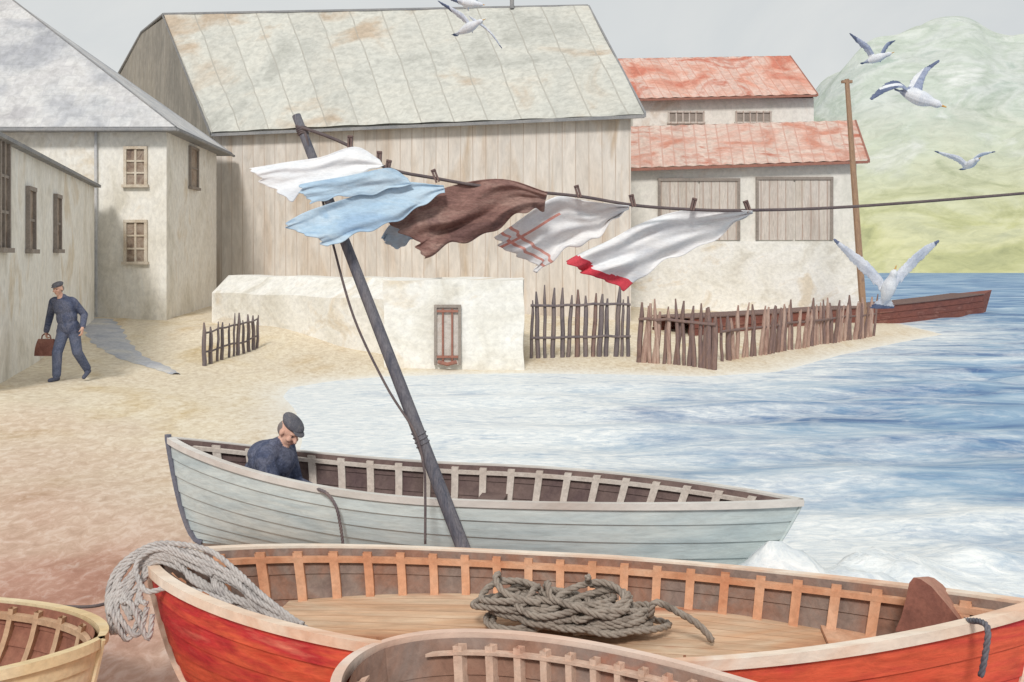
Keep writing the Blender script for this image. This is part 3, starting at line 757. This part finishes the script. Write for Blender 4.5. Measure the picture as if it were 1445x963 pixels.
def bowrope():
    mb=MB()
    for i in range(13):
        o=(i-6)*3.6; j=lambda s:random.uniform(-s,s)
        P=[(430+j(16),886+o*.3,4.80),(375+j(12),860+o*.8,4.87),(325+j(16),830+o,4.97),(285+j(14),800+o*.9+j(6),5.05),(242+j(10),781+o*.6+j(6),5.12),(208+o*.3+j(6),786+o*.5+j(3),5.14),(186+o*.7+j(8),810+o*.3,5.1),(176+o*.9+j(10),845,5.03),(178+o*1.1+j(10),872+j(30),4.98)]
        if i%4==1: P+= [(198+o,900+j(10),4.96),(210+o*.5,862+j(8),5.0)]
        rope_mesh(mb,[W(*p) for p in P],.0145)
    P=[(300,812,5.0),(262,782,5.08),(218,776,5.12),(192,798,5.08),(206,834,4.98),(245,828,4.98),(290,838,4.95),(330,854,4.9)]
    rope_mesh(mb,[W(*p) for p in P],.0145)
    build(mb,'mooring_rope',M['ropegrey'],base=W(205,795,5.2),label='thick pale grey rope bundle draped over the red boat bow',cat='rope',smooth=True)
bowrope()
def simple_rope(name,label,pts,r,m='rope',twist=True,base=None):
    mb=MB()
    if twist: rope_mesh(mb,pts,r)
    else: mb.tube(catmull(pts,8),r,7)
    return build(mb,name,M[m],base=base or pts[0],label=label,cat='rope',smooth=True)
simple_rope('rope','thin grey rope hanging over the side of the pale boat',[W(432,683,7.6),W(448,690,7.27),W(462,697,7.18),W(474,715,7.14),W(480,740,7.16),W(484,768,7.2)],.012,'stakegrey')
simple_rope('rope','thin dark line lying between the ochre boat and red boat',[W(48,853,5.6),W(90,856,5.55),W(130,856,5.45),W(165,848,5.3)],.009,'line',False)
simple_rope('rope','short blue grey rope hanging off the red boat stern',[W(1362,876,4.5),W(1385,878,4.33),W(1394,889,4.26),W(1391,920,4.26),W(1384,955,4.27)],.014,'mast')
mb=MB(); a=W(693,866,6.72); a.z=th(a.x,a.y)-.1; b=W(418,163,7.3)
P=[a+(b-a)*float(t) for t in np.linspace(0,1,12)]
mb.tube(P,[.052-.02*t for t in np.linspace(0,1,12)],10)
mast=empty('clothes_pole','dark tarred leaning pole holding up the washing line','pole',a)
build(mb,'shaft',M['mast'],mast,smooth=True)
mb=MB(); ax_=(b-a).normalized(); s1=ax_.orthogonal().normalized(); s2=ax_.cross(s1); q=[]
c0=a+(b-a)*.33
for k in range(26):
    t=k/25; an=k*.9; q.append(c0+ax_*(t*.12-.02)+(s1*math.cos(an)+s2*math.sin(an))*.048)
mb.tube(q,.007,6); build(mb,'rope_lashing',M['mast'],mast,smooth=True)
mb=MB(); q=[]
for k in range(30):
    an=k*.9; q.append(b-ax_*(.1+.06*k/29)+(s1*math.cos(an)+s2*math.sin(an))*.036)
mb.tube(q,.008,6); build(mb,'rope_lashing',M['line'],mast,smooth=True)
simple_rope('stay_rope','slack dark stay rope hanging down from the washing to the boats',[W(430,185,7.25),W(452,270,7.2),W(470,345,7.15),W(500,450,7.05),W(545,545,6.95),W(585,610,6.85),W(598,660,6.8),W(600,700,6.8),W(600,768,6.75)],.009,'line',False)
LP=[W(418,178,7.27),W(455,190,7.2),W(494,207,7.18),W(548,238,7.2),W(615,252,7.3),W(700,266,7.42),W(815,277,7.6),W(895,290,7.7),W(978,296,7.8),W(1055,297,7.9),W(1200,292,8.1),W(1445,273,8.5),W(1620,255,8.8)]
simple_rope('washing_line','dark washing line stretched above the boats from the leaning pole',LP,.0125,'line',False)
e2=LP[-1]; mb=MB(); mb.tube([V((e2.x+.1,e2.y,-1.4)),V((e2.x,e2.y,e2.z+.2))],[.06,.045],8)
build(mb,'clothes_pole',M['mast'],base=(e2.x,e2.y,-1.4),label='dark pole standing in the water holding the washing line',cat='pole')
pm=mat('peg_wood',[(92,74,74),(124,100,92)],10)
for px,py,d in((494,203,7.18),(535,225,7.19),(547,237,7.2),(615,250,7.3),(816,272,7.6),(893,285,7.7),(978,290,7.8),(1055,293,7.9)):
    c=W(px,py,d); mb=MB(); t=random.uniform(-.25,.45)
    ux=V((math.cos(t),0,math.sin(t)));uz=V((-math.sin(t),0,math.cos(t)))
    for s in(-1,1):
        mb.box(c+ux*(s*.010-.007)-uz*.04+V((0,-.02,0)),ux*.014,V((0,.04,0)),uz*.085)
    mb.box(c-ux*.018+uz*.04+V((0,-.02,0)),ux*.036,V((0,.04,0)),uz*.018)
    build(mb,'clothes_peg',pm,base=c,label='small dark wooden peg clipped on the washing line',cat='clothes peg',group='pegs on the washing line')
# ------------------------------------------------------------ laundry
def cloth(label,up,lo,d0,d1,mats,mf=None,folds=4,amp=.05,ph=0,name='hanging_cloth',cat='laundry',rag=1.0,vb=.16):
    U=catmull([V((p[0],0,p[1])) for p in up],8);Lo=catmull([V((p[0],0,p[1])) for p in lo],8)
    def at(c,t):
        x=t*(len(c)-1);i=min(int(x),len(c)-2);return c[i].lerp(c[i+1],x-i)
    mb=MB()
    def f(u,v):
        a=at(U,u);b=at(Lo,u); p=a.lerp(b,v)
        d=d0+(d1-d0)*u
        v2=v+.16*math.sin(u*4.5+ph)*math.sin(math.pi*v)+.06*math.sin(u*11+ph*2)*math.sin(math.pi*v)
        env=.45+.55*math.sin(u*6+v*5+ph)**2
        fold=amp*env*(math.sin(v2*math.pi*folds+ph*2+1.6*u)+.45*math.sin(v2*math.pi*1.7*folds+ph*3-3.3*u)+.35*math.sin(u*9+v2*13+ph)+.22*math.sin(u*21-v2*8+ph))
        d=d+fold*(1.05-.5*u)+vb*v
        ed=math.exp(-((1-v)*7)**2); en=math.exp(-(v*8)**2)
        px=p.x+rag*(5*math.sin(v*8+ph)+3*math.sin(v*19+ph*3)+2*math.sin(v*37+ph))*math.exp(-u*6)
        py=p.z+rag*(4*math.sin(u*11+ph)+2.5*math.sin(u*27+ph*2))*ed+rag*(2*math.sin(u*9+ph*4))*en*(1-u)
        return W(px,py,d)
    mb.grid(f,80,44,mf=mf)
    return build(mb,name,mats,base=f(1,0),label=label,cat=cat,smooth=True,solid=.005,group='washing on the line')
wh=mat('white_linen',[(214,219,225),(232,234,236),(240,240,239)],2.5,(1,1,3),fa=.06,bump=.3)
bl=mat('blue_cloth',[(148,178,206),(166,194,216),(184,206,222),(152,182,208)],2.5,(1,1,3),fa=.08,bump=.3)
brn=mat('brown_cloth',[(112,84,80),(140,106,98),(160,130,120),(120,92,90)],2.5,(1,1,3),fa=.2,bump=.4,lf=.03)
rd=mat('red_hem',[(206,60,78),(220,86,94)],4,lf=.03)
rl=mat('pale_red_stripe',[(218,140,128),(228,166,154)],4)
cloth('white cloth blown sideways at the pole end of the line',[(345,236),(400,231),(450,222),(500,207),(536,226)],[(405,281),(432,266),(470,260),(508,248),(542,236)],7.0,7.17,[wh],folds=3,ph=.5,amp=.022,vb=-.04)
cloth('pale blue shirt tail blown flat from the line',[(420,262),(470,252),(515,243),(552,238),(575,252)],[(436,285),(466,282),(500,276),(540,270),(582,262)],6.93,7.16,[bl],folds=2,ph=1.1,amp=.015,rag=.6,vb=-.03)
cloth('blue shirt blown sideways between white and brown washing',[(396,314),(440,297),(500,276),(560,258),(626,262)],[(462,347),(505,334),(550,312),(592,296),(628,270)],6.88,7.25,[bl],folds=3,ph=2.2,amp=.024,vb=-.05)
cloth('small blue sleeve showing behind the brown garment',[(536,336),(550,318),(575,300),(600,290)],[(556,350),(575,344),(592,328),(612,300)],7.42,7.4,[bl],folds=2,ph=.2,amp=.02,rag=.5)
cloth('reddish brown heavy jumper blown sideways on the line',[(546,306),(590,282),(640,263),(710,253),(773,272)],[(604,365),(650,344),(700,320),(742,303),(768,290)],7.2,7.45,[brn],folds=4,ph=3.1,amp=.05,rag=1.3,vb=.05)
cloth('white towel with thin red stripes blown sideways',[(692,334),(735,308),(785,279),(830,284),(888,291)],[(760,382),(795,360),(832,338),(862,318),(887,297)],7.7,7.68,[wh,rl],mf=lambda u,v:1 if (.06<u<.085 or .14<u<.16 or (.3<v<.34 and u<.45)) else 0,folds=4,ph=1.7,amp=.038,rag=1.2)
cloth('long white sheet with bright red hem blown sideways',[(792,370),(850,344),(905,314),(970,297),(1062,298)],[(876,406),(920,382),(970,356),(1025,325),(1062,303)],7.85,7.88,[wh,rd],mf=lambda u,v:1 if (u<.075+.015*math.sin(v*9)) else 0,ph=.9,amp=.036)
# ------------------------------------------------------------ figures (voxel merged)
def remesh(mb,name,mats,labelf,vox=.009,smooth=3,parent=None,base=None,label=None,cat=None,group=None):
    b=V(base)
    me=bpy.data.meshes.new('tmp'); me.from_pydata([tuple(p-b) for p in mb.v],[],mb.f)
    o=bpy.data.objects.new('tmp',me); scn.collection.objects.link(o)
    m=o.modifiers.new('r','REMESH'); m.mode='VOXEL'; m.voxel_size=vox
    s=o.modifiers.new('s','SMOOTH'); s.iterations=smooth; s.factor=.5
    bpy.context.view_layer.update()
    dg=bpy.context.evaluated_depsgraph_get()
    nm=bpy.data.meshes.new_from_object(o.evaluated_get(dg)); nm.name=name
    bpy.data.objects.remove(o); bpy.data.meshes.remove(me)
    nm.materials.clear()
    for x in mats: nm.materials.append(x)
    n=len(nm.polygons); c=np.zeros(n*3); nm.polygons.foreach_get('center',c); c=c.reshape(-1,3)+np.array(b)
    mi=labelf(c).astype(np.int32); nm.polygons.foreach_set('material_index',mi)
    nm.polygons.foreach_set('use_smooth',[True]*n)
    ob=bpy.data.objects.new(name,nm); scn.collection.objects.link(ob)
    if parent: ob.parent=parent
    else: ob.location=b
    if label: ob["label"]=label
    if cat: ob["category"]=cat
    if group: ob["group"]=group
    return ob
class Fig:
    def __init__(s): s.mb=MB(); s.pr=[]; s.spots=[]
    def cap(s,a,b,ra,rb,l): s.mb.capsule(a,b,ra,rb); s.pr.append(('c',np.array(a,float),np.array(b,float),ra,rb,l))
    def ell(s,c,r,l,ax=None):
        s.mb.ell(c,r,ax); A=np.array([list(x) for x in (ax or (V((1,0,0)),V((0,1,0)),V((0,0,1))))]); s.pr.append(('e',np.array(c,float),np.array(r,float),A,0,l))
    def lab(s,P):
        best=np.full(len(P),1e9);L=np.zeros(len(P))
        for k in s.pr:
            if k[0]=='c':
                a,b,ra,rb=k[1:5]; e=b-a; t=np.clip(((P-a)@e)/max(1e-9,e@e),0,1)
                d=np.linalg.norm(P-a-t[:,None]*e,axis=1)-(ra+(rb-ra)*t)
            else:
                q=(P-k[1])@k[3].T/k[2]; d=(np.linalg.norm(q,axis=1)-1)*k[2].min()
            m=d<best; best[m]=d[m]; L[m]=k[5]
        for c,r,l in s.spots:
            m=np.linalg.norm(P-np.array(c),axis=1)<r; L[m]=l
        return L
    def hand(s,w,d,n,side,curl=.5,l=0):
        w=V(w);d=V(d).normalized();n=V(n);n=(n-d*n.dot(d)).normalized();t=d.cross(n).normalized()*side
        s.ell(w+d*.045,(.04,.05,.018),l,(t,d,n))
        for i,(o,Lf) in enumerate(((.028,.07),(.010,.08),(-.009,.075),(-.027,.058))):
            a=w+d*.085+t*o; d1=(d*math.cos(curl*.7)+n*math.sin(curl*.7)).normalized(); b=a+d1*Lf*.45
            d2=(d*math.cos(curl*1.9)+n*math.sin(curl*1.9)).normalized(); c=b+d2*Lf*.32
            d3=(d*math.cos(curl*2.8)+n*math.sin(curl*2.8)).normalized(); e=c+d3*Lf*.25
            s.cap(a,b,.0098,.009,l);s.cap(b,c,.009,.0085,l);s.cap(c,e,.0085,.0075,l)
        a=w+d*.03+t*.032; b=a+(d*.6+t*.7+n*.3).normalized()*.038; c=b+(d*.85+t*.15+n*.45).normalized()*.032
        s.cap(a,b,.013,.011,l);s.cap(b,c,.011,.009,l)
    def head(s,c,f,up):
        c=V(c);f=V(f).normalized();up=V(up);up=(up-f*up.dot(f)).normalized();r=f.cross(up)
        A=(r,f,up)
        s.ell(c+up*.025-f*.008,(.074,.094,.092),0,A); s.ell(c-up*.04+f*.022,(.055,.062,.072),0,A); s.ell(c-up*.088+f*.055,(.026,.024,.022),0,A)
        s.cap(c+f*.082+up*.02,c+f*.108-up*.022,.011,.016,0)
        for q in(-1,1):
            s.ell(c+r*q*.078-up*.008,(.012,.022,.034),0,A); s.ell(c+r*q*.036+f*.068-up*.022,(.026,.024,.022),0,A)
            s.spots.append((c+r*q*.03+f*.082+up*.008,.010,4)); s.cap(c+r*q*.018+f*.086+up*.03,c+r*q*.046+f*.078+up*.028,.008,.007,0)
        s.cap(c+r*.018+f*.083-up*.055,c-r*.018+f*.083-up*.055,.009,.009,0)
        for q in(-.014,0,.014): s.spots.append((c+r*q+f*.093-up*.055,.008,5))
        s.ell(c-f*.035+up*.0,(.078,.075,.075),3,A)
        return A
skin=mat('skin',[(200,154,136),(218,176,156),(208,162,144)],12,fa=.06,bump=.1,lf=.02)
jack=mat('navy_jacket',[(64,72,98),(84,92,118),(110,114,134),(72,80,104)],5,(1,1,1),fa=.25,bump=.6,bd=.03,lf=.04)
trou=mat('blue_grey_trousers',[(74,82,108),(98,106,130),(116,120,140)],5,fa=.2,bump=.5,bd=.03,lf=.04)
hair=mat('grey_hair',[(104,96,94),(132,122,118)],20)
eye=mat('eye_dark',[(84,72,70),(100,86,82)],10); lip=mat('lips',[(186,124,112),(194,134,122)],10)
shoe=mat('dark_shoes',[(62,66,86),(84,88,106)],8)
capm=mat('flat_cap_wool',[(78,78,88),(100,100,108),(120,116,118)],14,fa=.25,lf=.05)
bagm=mat('brown_leather_bag',[(104,62,56),(132,84,74),(148,102,88)],8)
MS=[skin,jack,trou,hair,eye,lip,shoe]
def flatcap(parent,c,A):
    r,f,up=A; c=V(c); mb=MB()
    mb.ell(c+up*.078-f*.010,(.091,.112,.042),(r,(f-up*.12).normalized(),up),20)
    mb.ell(c+up*.060-f*.005,(.082,.100,.03),(r,f,up),20)
    mb.ell(c+up*.060+f*.086,(.058,.046,.010),(r,(f-up*.3).normalized(),(up+f*.3).normalized()),18)
    build(mb,'cap',capm,parent,smooth=True)
def walker():
    by=17.35; bx=(97-722.5)*by/F; gz=th(bx,by)
    B=V((bx,by,gz)); p=lambda x,y,z:B+V((x,y,z))
    g=Fig()
    pel=p(.0,0,.96);ch=p(-.06,-.02,1.28);nk=p(-.11,-.05,1.47)
    g.ell(pel,(.17,.13,.13),2); g.ell(p(-.03,-.01,1.10),(.18,.14,.2),1); g.ell(ch,(.2,.14,.2),1); g.cap(p(-.24,0,1.385),p(.06,-.02,1.385),.078,.078,1)
    g.cap(nk-V((0,0,.06)),nk+V((-.02,-.02,.05)),.055,.05,0)
    g.cap(p(-.13,-.03,1.455),p(-.08,-.03,1.455),.058,.058,1)
    g.ell(p(.0,0,.93),(.195,.15,.17),1); g.cap(p(-.10,-.03,.86),p(.10,-.01,.86),.098,.098,1)
    hc=p(-.145,-.09,1.60); A=g.head(hc,(-.15,-1,-.22),(-.1,-.1,1))
    s1=p(-.27,0,1.37);e1=p(-.36,.06,1.1);w1=p(-.37,-.04,.87)
    g.cap(s1,e1,.074,.063,1);g.cap(e1,w1,.063,.05,1);g.cap(w1+V((0,0,.03)),w1-V((0,0,.02)),.032,.026,0);g.hand(w1-V((0,0,.02)),(0,-.05,-1),(1,0,0),1,.95)
    s2=p(.09,-.02,1.37);e2=p(.23,.1,1.14);w2=p(.28,-.08,.95)
    g.cap(s2,e2,.074,.063,1);g.cap(e2,w2,.063,.05,1);g.cap(w2,w2+V((.01,-.04,-.04)),.03,.026,0);g.hand(w2+V((.005,-.03,-.03)),(.08,-.3,-.9),(-1,0,0),-1,.5)
    h1=p(-.085,0,.88);k1=p(-.11,-.2,.5);a1=p(-.12,-.2,.12)
    h2=p(.085,0,.88);k2=p(.14,.02,.49);a2=p(.22,.22,.19)
    for h,k,a in((h1,k1,a1),(h2,k2,a2)): g.cap(h,k,.106,.086,2);g.cap(k,a,.086,.072,2)
    g.cap(a1+V((0,.04,-.07)),a1+V((-.04,-.17,-.082)),.042,.036,6);g.cap(a1,a1+V((0,0,-.06)),.045,.045,6)
    g.cap(a2+V((.02,.04,-.06)),a2+V((.01,-.14,-.15)),.042,.036,6);g.cap(a2,a2+V((0,0,-.06)),.045,.045,6)
    o=remesh(g.mb,'person',MS,g.lab,.009,3,base=B,label='man in flat cap and blue suit walking with brown bag',cat='person')
    flatcap(o,hc,A)
    c=p(-.365,-.06,.585); mb=MB(); 
    def bagf(u,v):
        a=u*2*math.pi; zz=-.15+.29*v; wx=.075*(1-.55*v**2)+.0; wy=.2*(1-.3*v**2)
        sx=math.copysign(abs(math.cos(a))**.6,math.cos(a));sy=math.copysign(abs(math.sin(a))**.6,math.sin(a))
        return c+V((wy*sx,wx*sy,zz))
    mb.grid(bagf,28,8); mb.face([bagf(i/28,0) for i in range(28)][::-1]);mb.face([bagf(i/28,1) for i in range(28)])
    bg=build(mb,'bag',bagm,base=c-V((0,0,.15)),label='brown leather bag carried in the walking man hand',cat='bag')
    mb=MB(); q=[c+V((-.08,0,.13)),c+V((-.065,0,.2)),c+V((0,0,.235)),c+V((.065,0,.2)),c+V((.08,0,.13))]
    mb.tube(catmull(q,5),.012,8); build(mb,'handle',bagm,bg)
walker()
def sitter():
    B=V((-2.0,7.93,.47))
    g=Fig(); f=V((.97,-.2,0)).normalized(); r=V((f.y,-f.x,0))
    up=V((0,0,1))
    def q(a,b,c): return B+f*a+r*b+up*c
    Af=(r,f,up)
    g.ell(q(0,0,.08),(.18,.17,.12),2,Af); g.ell(q(.03,0,.22),(.21,.195,.2),1,Af); g.ell(q(.09,0,.37),(.22,.185,.17),1,Af)
    g.cap(q(.12,-.16,.43),q(.12,.16,.43),.095,.095,1); g.ell(q(.03,0,.43),(.18,.13,.1),1,Af)
    g.cap(q(.15,0,.46),q(.2,0,.55),.06,.052,0)
    g.cap(q(.14,-.06,.50),q(.14,.06,.50),.06,.06,1)
    hc=q(.235,0,.605); A=g.head(hc,V((.62,-.5,-.55)),up+f*.45)
    for s in(1,-1):
        sh=q(.12,s*.18,.41);el=q(.19,s*.205,.14);wr=q(.42,s*.09,.12)
        g.cap(sh,el,.088,.074,1);g.cap(el,wr,.07,.05,1);g.cap(wr,wr+f*.02,.031,.027,0)
        g.hand(wr+f*.02,f-up*.15-r*s*.2,-up,-s,.6)
        h=q(.02,s*.08,.07);k=q(.43,s*.09,.04);a=q(.46,s*.08,-.17)
        g.cap(h,k,.092,.068,2);g.cap(k,a,.066,.05,2);g.cap(a+V((0,0,-.01)),a+f*.13+V((0,0,-.02)),.036,.034,6)
    o=remesh(g.mb,'person',MS,g.lab,.008,3,base=B,label='man in grey cap and navy coat seated looking down',cat='person')
    flatcap(o,hc,A)
sitter()
# ------------------------------------------------------------ gulls
gw_=mat('gull_white',[(206,212,222),(230,233,236)],10,fa=.1); gg=mat('gull_grey',[(122,134,164),(154,164,188),(186,193,208)],7,fa=.18,lf=.04)
gp=mat('gull_pale_grey',[(176,186,204),(204,210,222),(224,228,234)],7,fa=.12)
gd=mat('gull_dark',[(78,90,120),(112,122,148)],8,lf=.04); gb=mat('gull_bill',[(206,150,70),(214,170,96)],8)
def gull(label,px,py,d,tail,head,wings,fan=.17,fat=.13,grey=None):
    s=d/F; O=W(px,py,d)
    cv=lambda a:O+V((a[0]*s,a[2],-a[1]*s))
    T=cv(tail);H=cv(head);ax=(H-T).normalized();L=(H-T).length
    mb=MB(); R=L*fat
    prof=[(0,.25),(.08,.45),(.2,.75),(.35,1.0),(.5,1.08),(.62,.95),(.72,.7),(.8,.55),(.86,.58),(.92,.52),(.97,.3),(1,.08)]
    mb.tube([T+ (H-T)*(.12+.88*a) for a,b in prof],[R*b for a,b in prof],12)
    mb.capsule(H-ax*.01,H+ax*L*.09,R*.18,R*.1)
    up=V((0,0,1)); sd=ax.cross(up); sd=sd.normalized() if sd.length>.2 else V((1,0,0)); nn_=sd.cross(ax)
    if fan>.2: sd=V((1,0,0)); nn_=V((0,1,0))
    def slab(st):
        i0=len(mb.v)
        for a,b,c,e in st: mb.v+=[a,b,c,e]
        N=len(st)
        for k in range(N-1):
            for j in range(4):
                x=i0+k*4+j;y=i0+k*4+(j+1)%4; mb.f.append((x,y,y+4,x+4));mb.uv.append(None);mb.mi.append(0)
        mb.f.append((i0+3,i0+2,i0+1,i0));mb.uv.append(None);mb.mi.append(0)
        e=i0+(N-1)*4; mb.f.append((e,e+1,e+2,e+3));mb.uv.append(None);mb.mi.append(0)
    a0=T+(H-T)*.35; w1=L*.05;w2=L*fan;th_=.012
    slab([(a0+sd*w1,a0+nn_*th_,a0-sd*w1,a0-nn_*th_),(T+sd*w2,T+nn_*th_*.9,T-sd*w2,T-nn_*th_*.9)])
    tips=[]
    for w in wings:
        pts=catmull([cv(x) for x in w['p']],5); n_=len(pts)
        ch=V((w['c'][0]*s,w['c'][2],-w['c'][1]*s))
        st=[]
        for k,q in enumerate(pts):
            t=k/(n_-1); m=(1-.2*t-.62*t**3)*(1+.07*math.sin(k*2.4)); cc=ch*m+ (pts[-1]-pts[0])*.10*t
            tn=(pts[min(k+1,n_-1)]-pts[max(k-1,0)]).normalized(); nv=tn.cross(ch); nv=nv.normalized() if nv.length>1e-6 else V((0,1,0))
            thk=.022*(1-.55*t); st.append((q,q+cc*.35+nv*thk,q+cc,q+cc*.35-nv*thk*.6))
        slab(st); tips.append((np.array(pts[0]),np.array(pts[-1]),np.array(ch)))
    Tn,Hn=np.array(T),np.array(H)
    def lab(P):
        e=Hn-Tn; t=((P-Tn)@e)/(e@e); dd=np.linalg.norm(P-Tn-np.clip(t,0,1)[:,None]*e,axis=1)
        L_=np.where(dd>R*1.25,1,0); L_=np.where((t>1.0)&(dd<R*.8),3,L_)
        L_=np.where(t<.26,1,L_); L_=np.where(t<.1,2,L_)
        for a,b,ch in tips:
            ee=b-a; tt=((P-a)@ee)/(ee@ee); L_=np.where((dd>R*1.3)&(tt>(.9 if grey else .76)),2,L_)
            cc=((P-a-np.clip(tt,0,1)[:,None]*ee)@ch)/(ch@ch)
            L_=np.where((dd>R*1.3)&(tt>.05)&(tt<.76)&(cc>.5)&(cc<.75),0,L_)
        return L_
    remesh(mb,'seagull',[gw_,grey or gg,gd,gb],lab,.007,1,base=O,label=label,cat='bird',group='seagulls over the harbour')
gull('seagull landing with wings raised and grey tail fanned',1250,392,9.5,(-6,44,.0),(4,-12,-.16),[{'p':[(-6,-2,0),(-28,-24,-.05),(-50,-42,.0),(-68,-56,.08)],'c':(18,46,.02)},{'p':[(8,-2,0),(30,-28,-.05),(55,-46,.0),(79,-54,.08)],'c':(-18,46,.02)}],fan=.36,fat=.15,grey=gp)
gull('grey seagull banking with one dark wing lifted',1290,130,10,(-22,-6,.1),(32,22,-.12),[{'p':[(-4,4,0),(-20,-4,-.05),(-42,2,-.1),(-64,14,-.12)],'c':(-4,-16,.1)},{'p':[(12,2,0),(18,-16,.05),(28,-32,.1),(44,-46,.12)],'c':(-24,4,.06)}],fat=.15)
gull('small grey seagull gliding with raised wings',1237,76,12,(-18,12,.1),(16,2,-.12),[{'p':[(-2,2,0),(-10,-12,.0),(-20,-22,.05),(-33,-31,.08)],'c':(-2,13,.05)},{'p':[(4,2,0),(10,-10,0),(18,-18,.05),(29,-21,.08)],'c':(3,11,.05)}])
gull('pale seagull gliding low over the bay',1366,228,12,(0,10,.16),(6,-2,-.18),[{'p':[(-2,0,0),(-12,-8,0),(-24,-12,.04),(-41,-16,.08)],'c':(0,9,.08)},{'p':[(4,0,0),(14,-10,0),(26,-14,.04),(42,-15,.08)],'c':(0,9,.08)}],grey=gp)
gull('seagull swooping over the barn roof with wings stretched',668,38,10,(-28,10,.08),(14,-6,-.1),[{'p':[(4,-6,0),(18,4,-.03),(30,16,-.05),(40,32,-.05)],'c':(-14,-14,.08)},{'p':[(-4,-6,0),(-14,-20,.05),(-28,-30,.1),(-50,-42,.14)],'c':(4,16,.04)}],grey=gp)
gull('seagull soaring above the barn ridge',666,4,12,(-22,-4,.08),(16,6,-.1),[{'p':[(0,0,0),(10,-6,0),(20,-14,.05),(30,-24,.1)],'c':(-8,4,.06)},{'p':[(-6,2,0),(-16,-6,0),(-32,-12,.05),(-50,-18,.1)],'c':(2,10,.06)}],grey=gp)
# ------------------------------------------------------------ light
sun_el=math.radians(40); sun_az=math.radians(188)
w=bpy.data.worlds.new("World"); scn.world=w; w.use_nodes=True; nt=w.node_tree
bg=nt.nodes['Background']; sky=nt.nodes.new('ShaderNodeTexSky'); sky.sky_type='NISHITA'; sky.sun_disc=False
sky.sun_elevation=sun_el; sky.sun_rotation=sun_az
tc=nt.nodes.new('ShaderNodeTexCoord')
n=noise(nt,mapping(nt,tc.outputs['Generated'],(1,1,2.5)),2.2,6,.6,1.0)
r=nt.nodes.new('ShaderNodeValToRGB'); r.color_ramp.elements[0].position=.3;r.color_ramp.elements[1].position=.7
r.color_ramp.elements[0].color=(.65,.675,.68,1); r.color_ramp.elements[1].color=(.76,.765,.745,1); nt.links.new(n,r.inputs[0])
sc=nt.nodes.new('ShaderNodeVectorMath'); sc.operation='SCALE'; sc.inputs['Scale'].default_value=10.2; nt.links.new(r.outputs[0],sc.inputs[0])
mx=mixc(nt,.93,sky.outputs[0],sc.outputs[0]); nt.links.new(mx,bg.inputs[0]); bg.inputs[1].default_value=.1
sl=bpy.data.lights.new('sun','SUN'); sl.energy=2.3; sl.angle=math.radians(10); sl.color=(1,.965,.92)
so=bpy.data.objects.new('sun',sl); scn.collection.objects.link(so)
dirv=V((math.sin(sun_az)*math.cos(sun_el),math.cos(sun_az)*math.cos(sun_el),math.sin(sun_el)))
so.rotation_euler=dirv.to_track_quat('Z','Y').to_euler(); so.location=(0,0,30)
cam=bpy.data.cameras.new('camera'); co=bpy.data.objects.new('camera',cam); scn.collection.objects.link(co)
co.location=(0,0,HC); co.rotation_euler=(math.pi/2,0,0); cam.sensor_width=36; cam.lens=F/1445*36; cam.shift_y=-(481.5-HY)/1445; cam.clip_end=8000; cam.clip_start=.05
scn.camera=co
scn.view_settings.view_transform='Standard'; scn.view_settings.look='None'; scn.view_settings.exposure=0
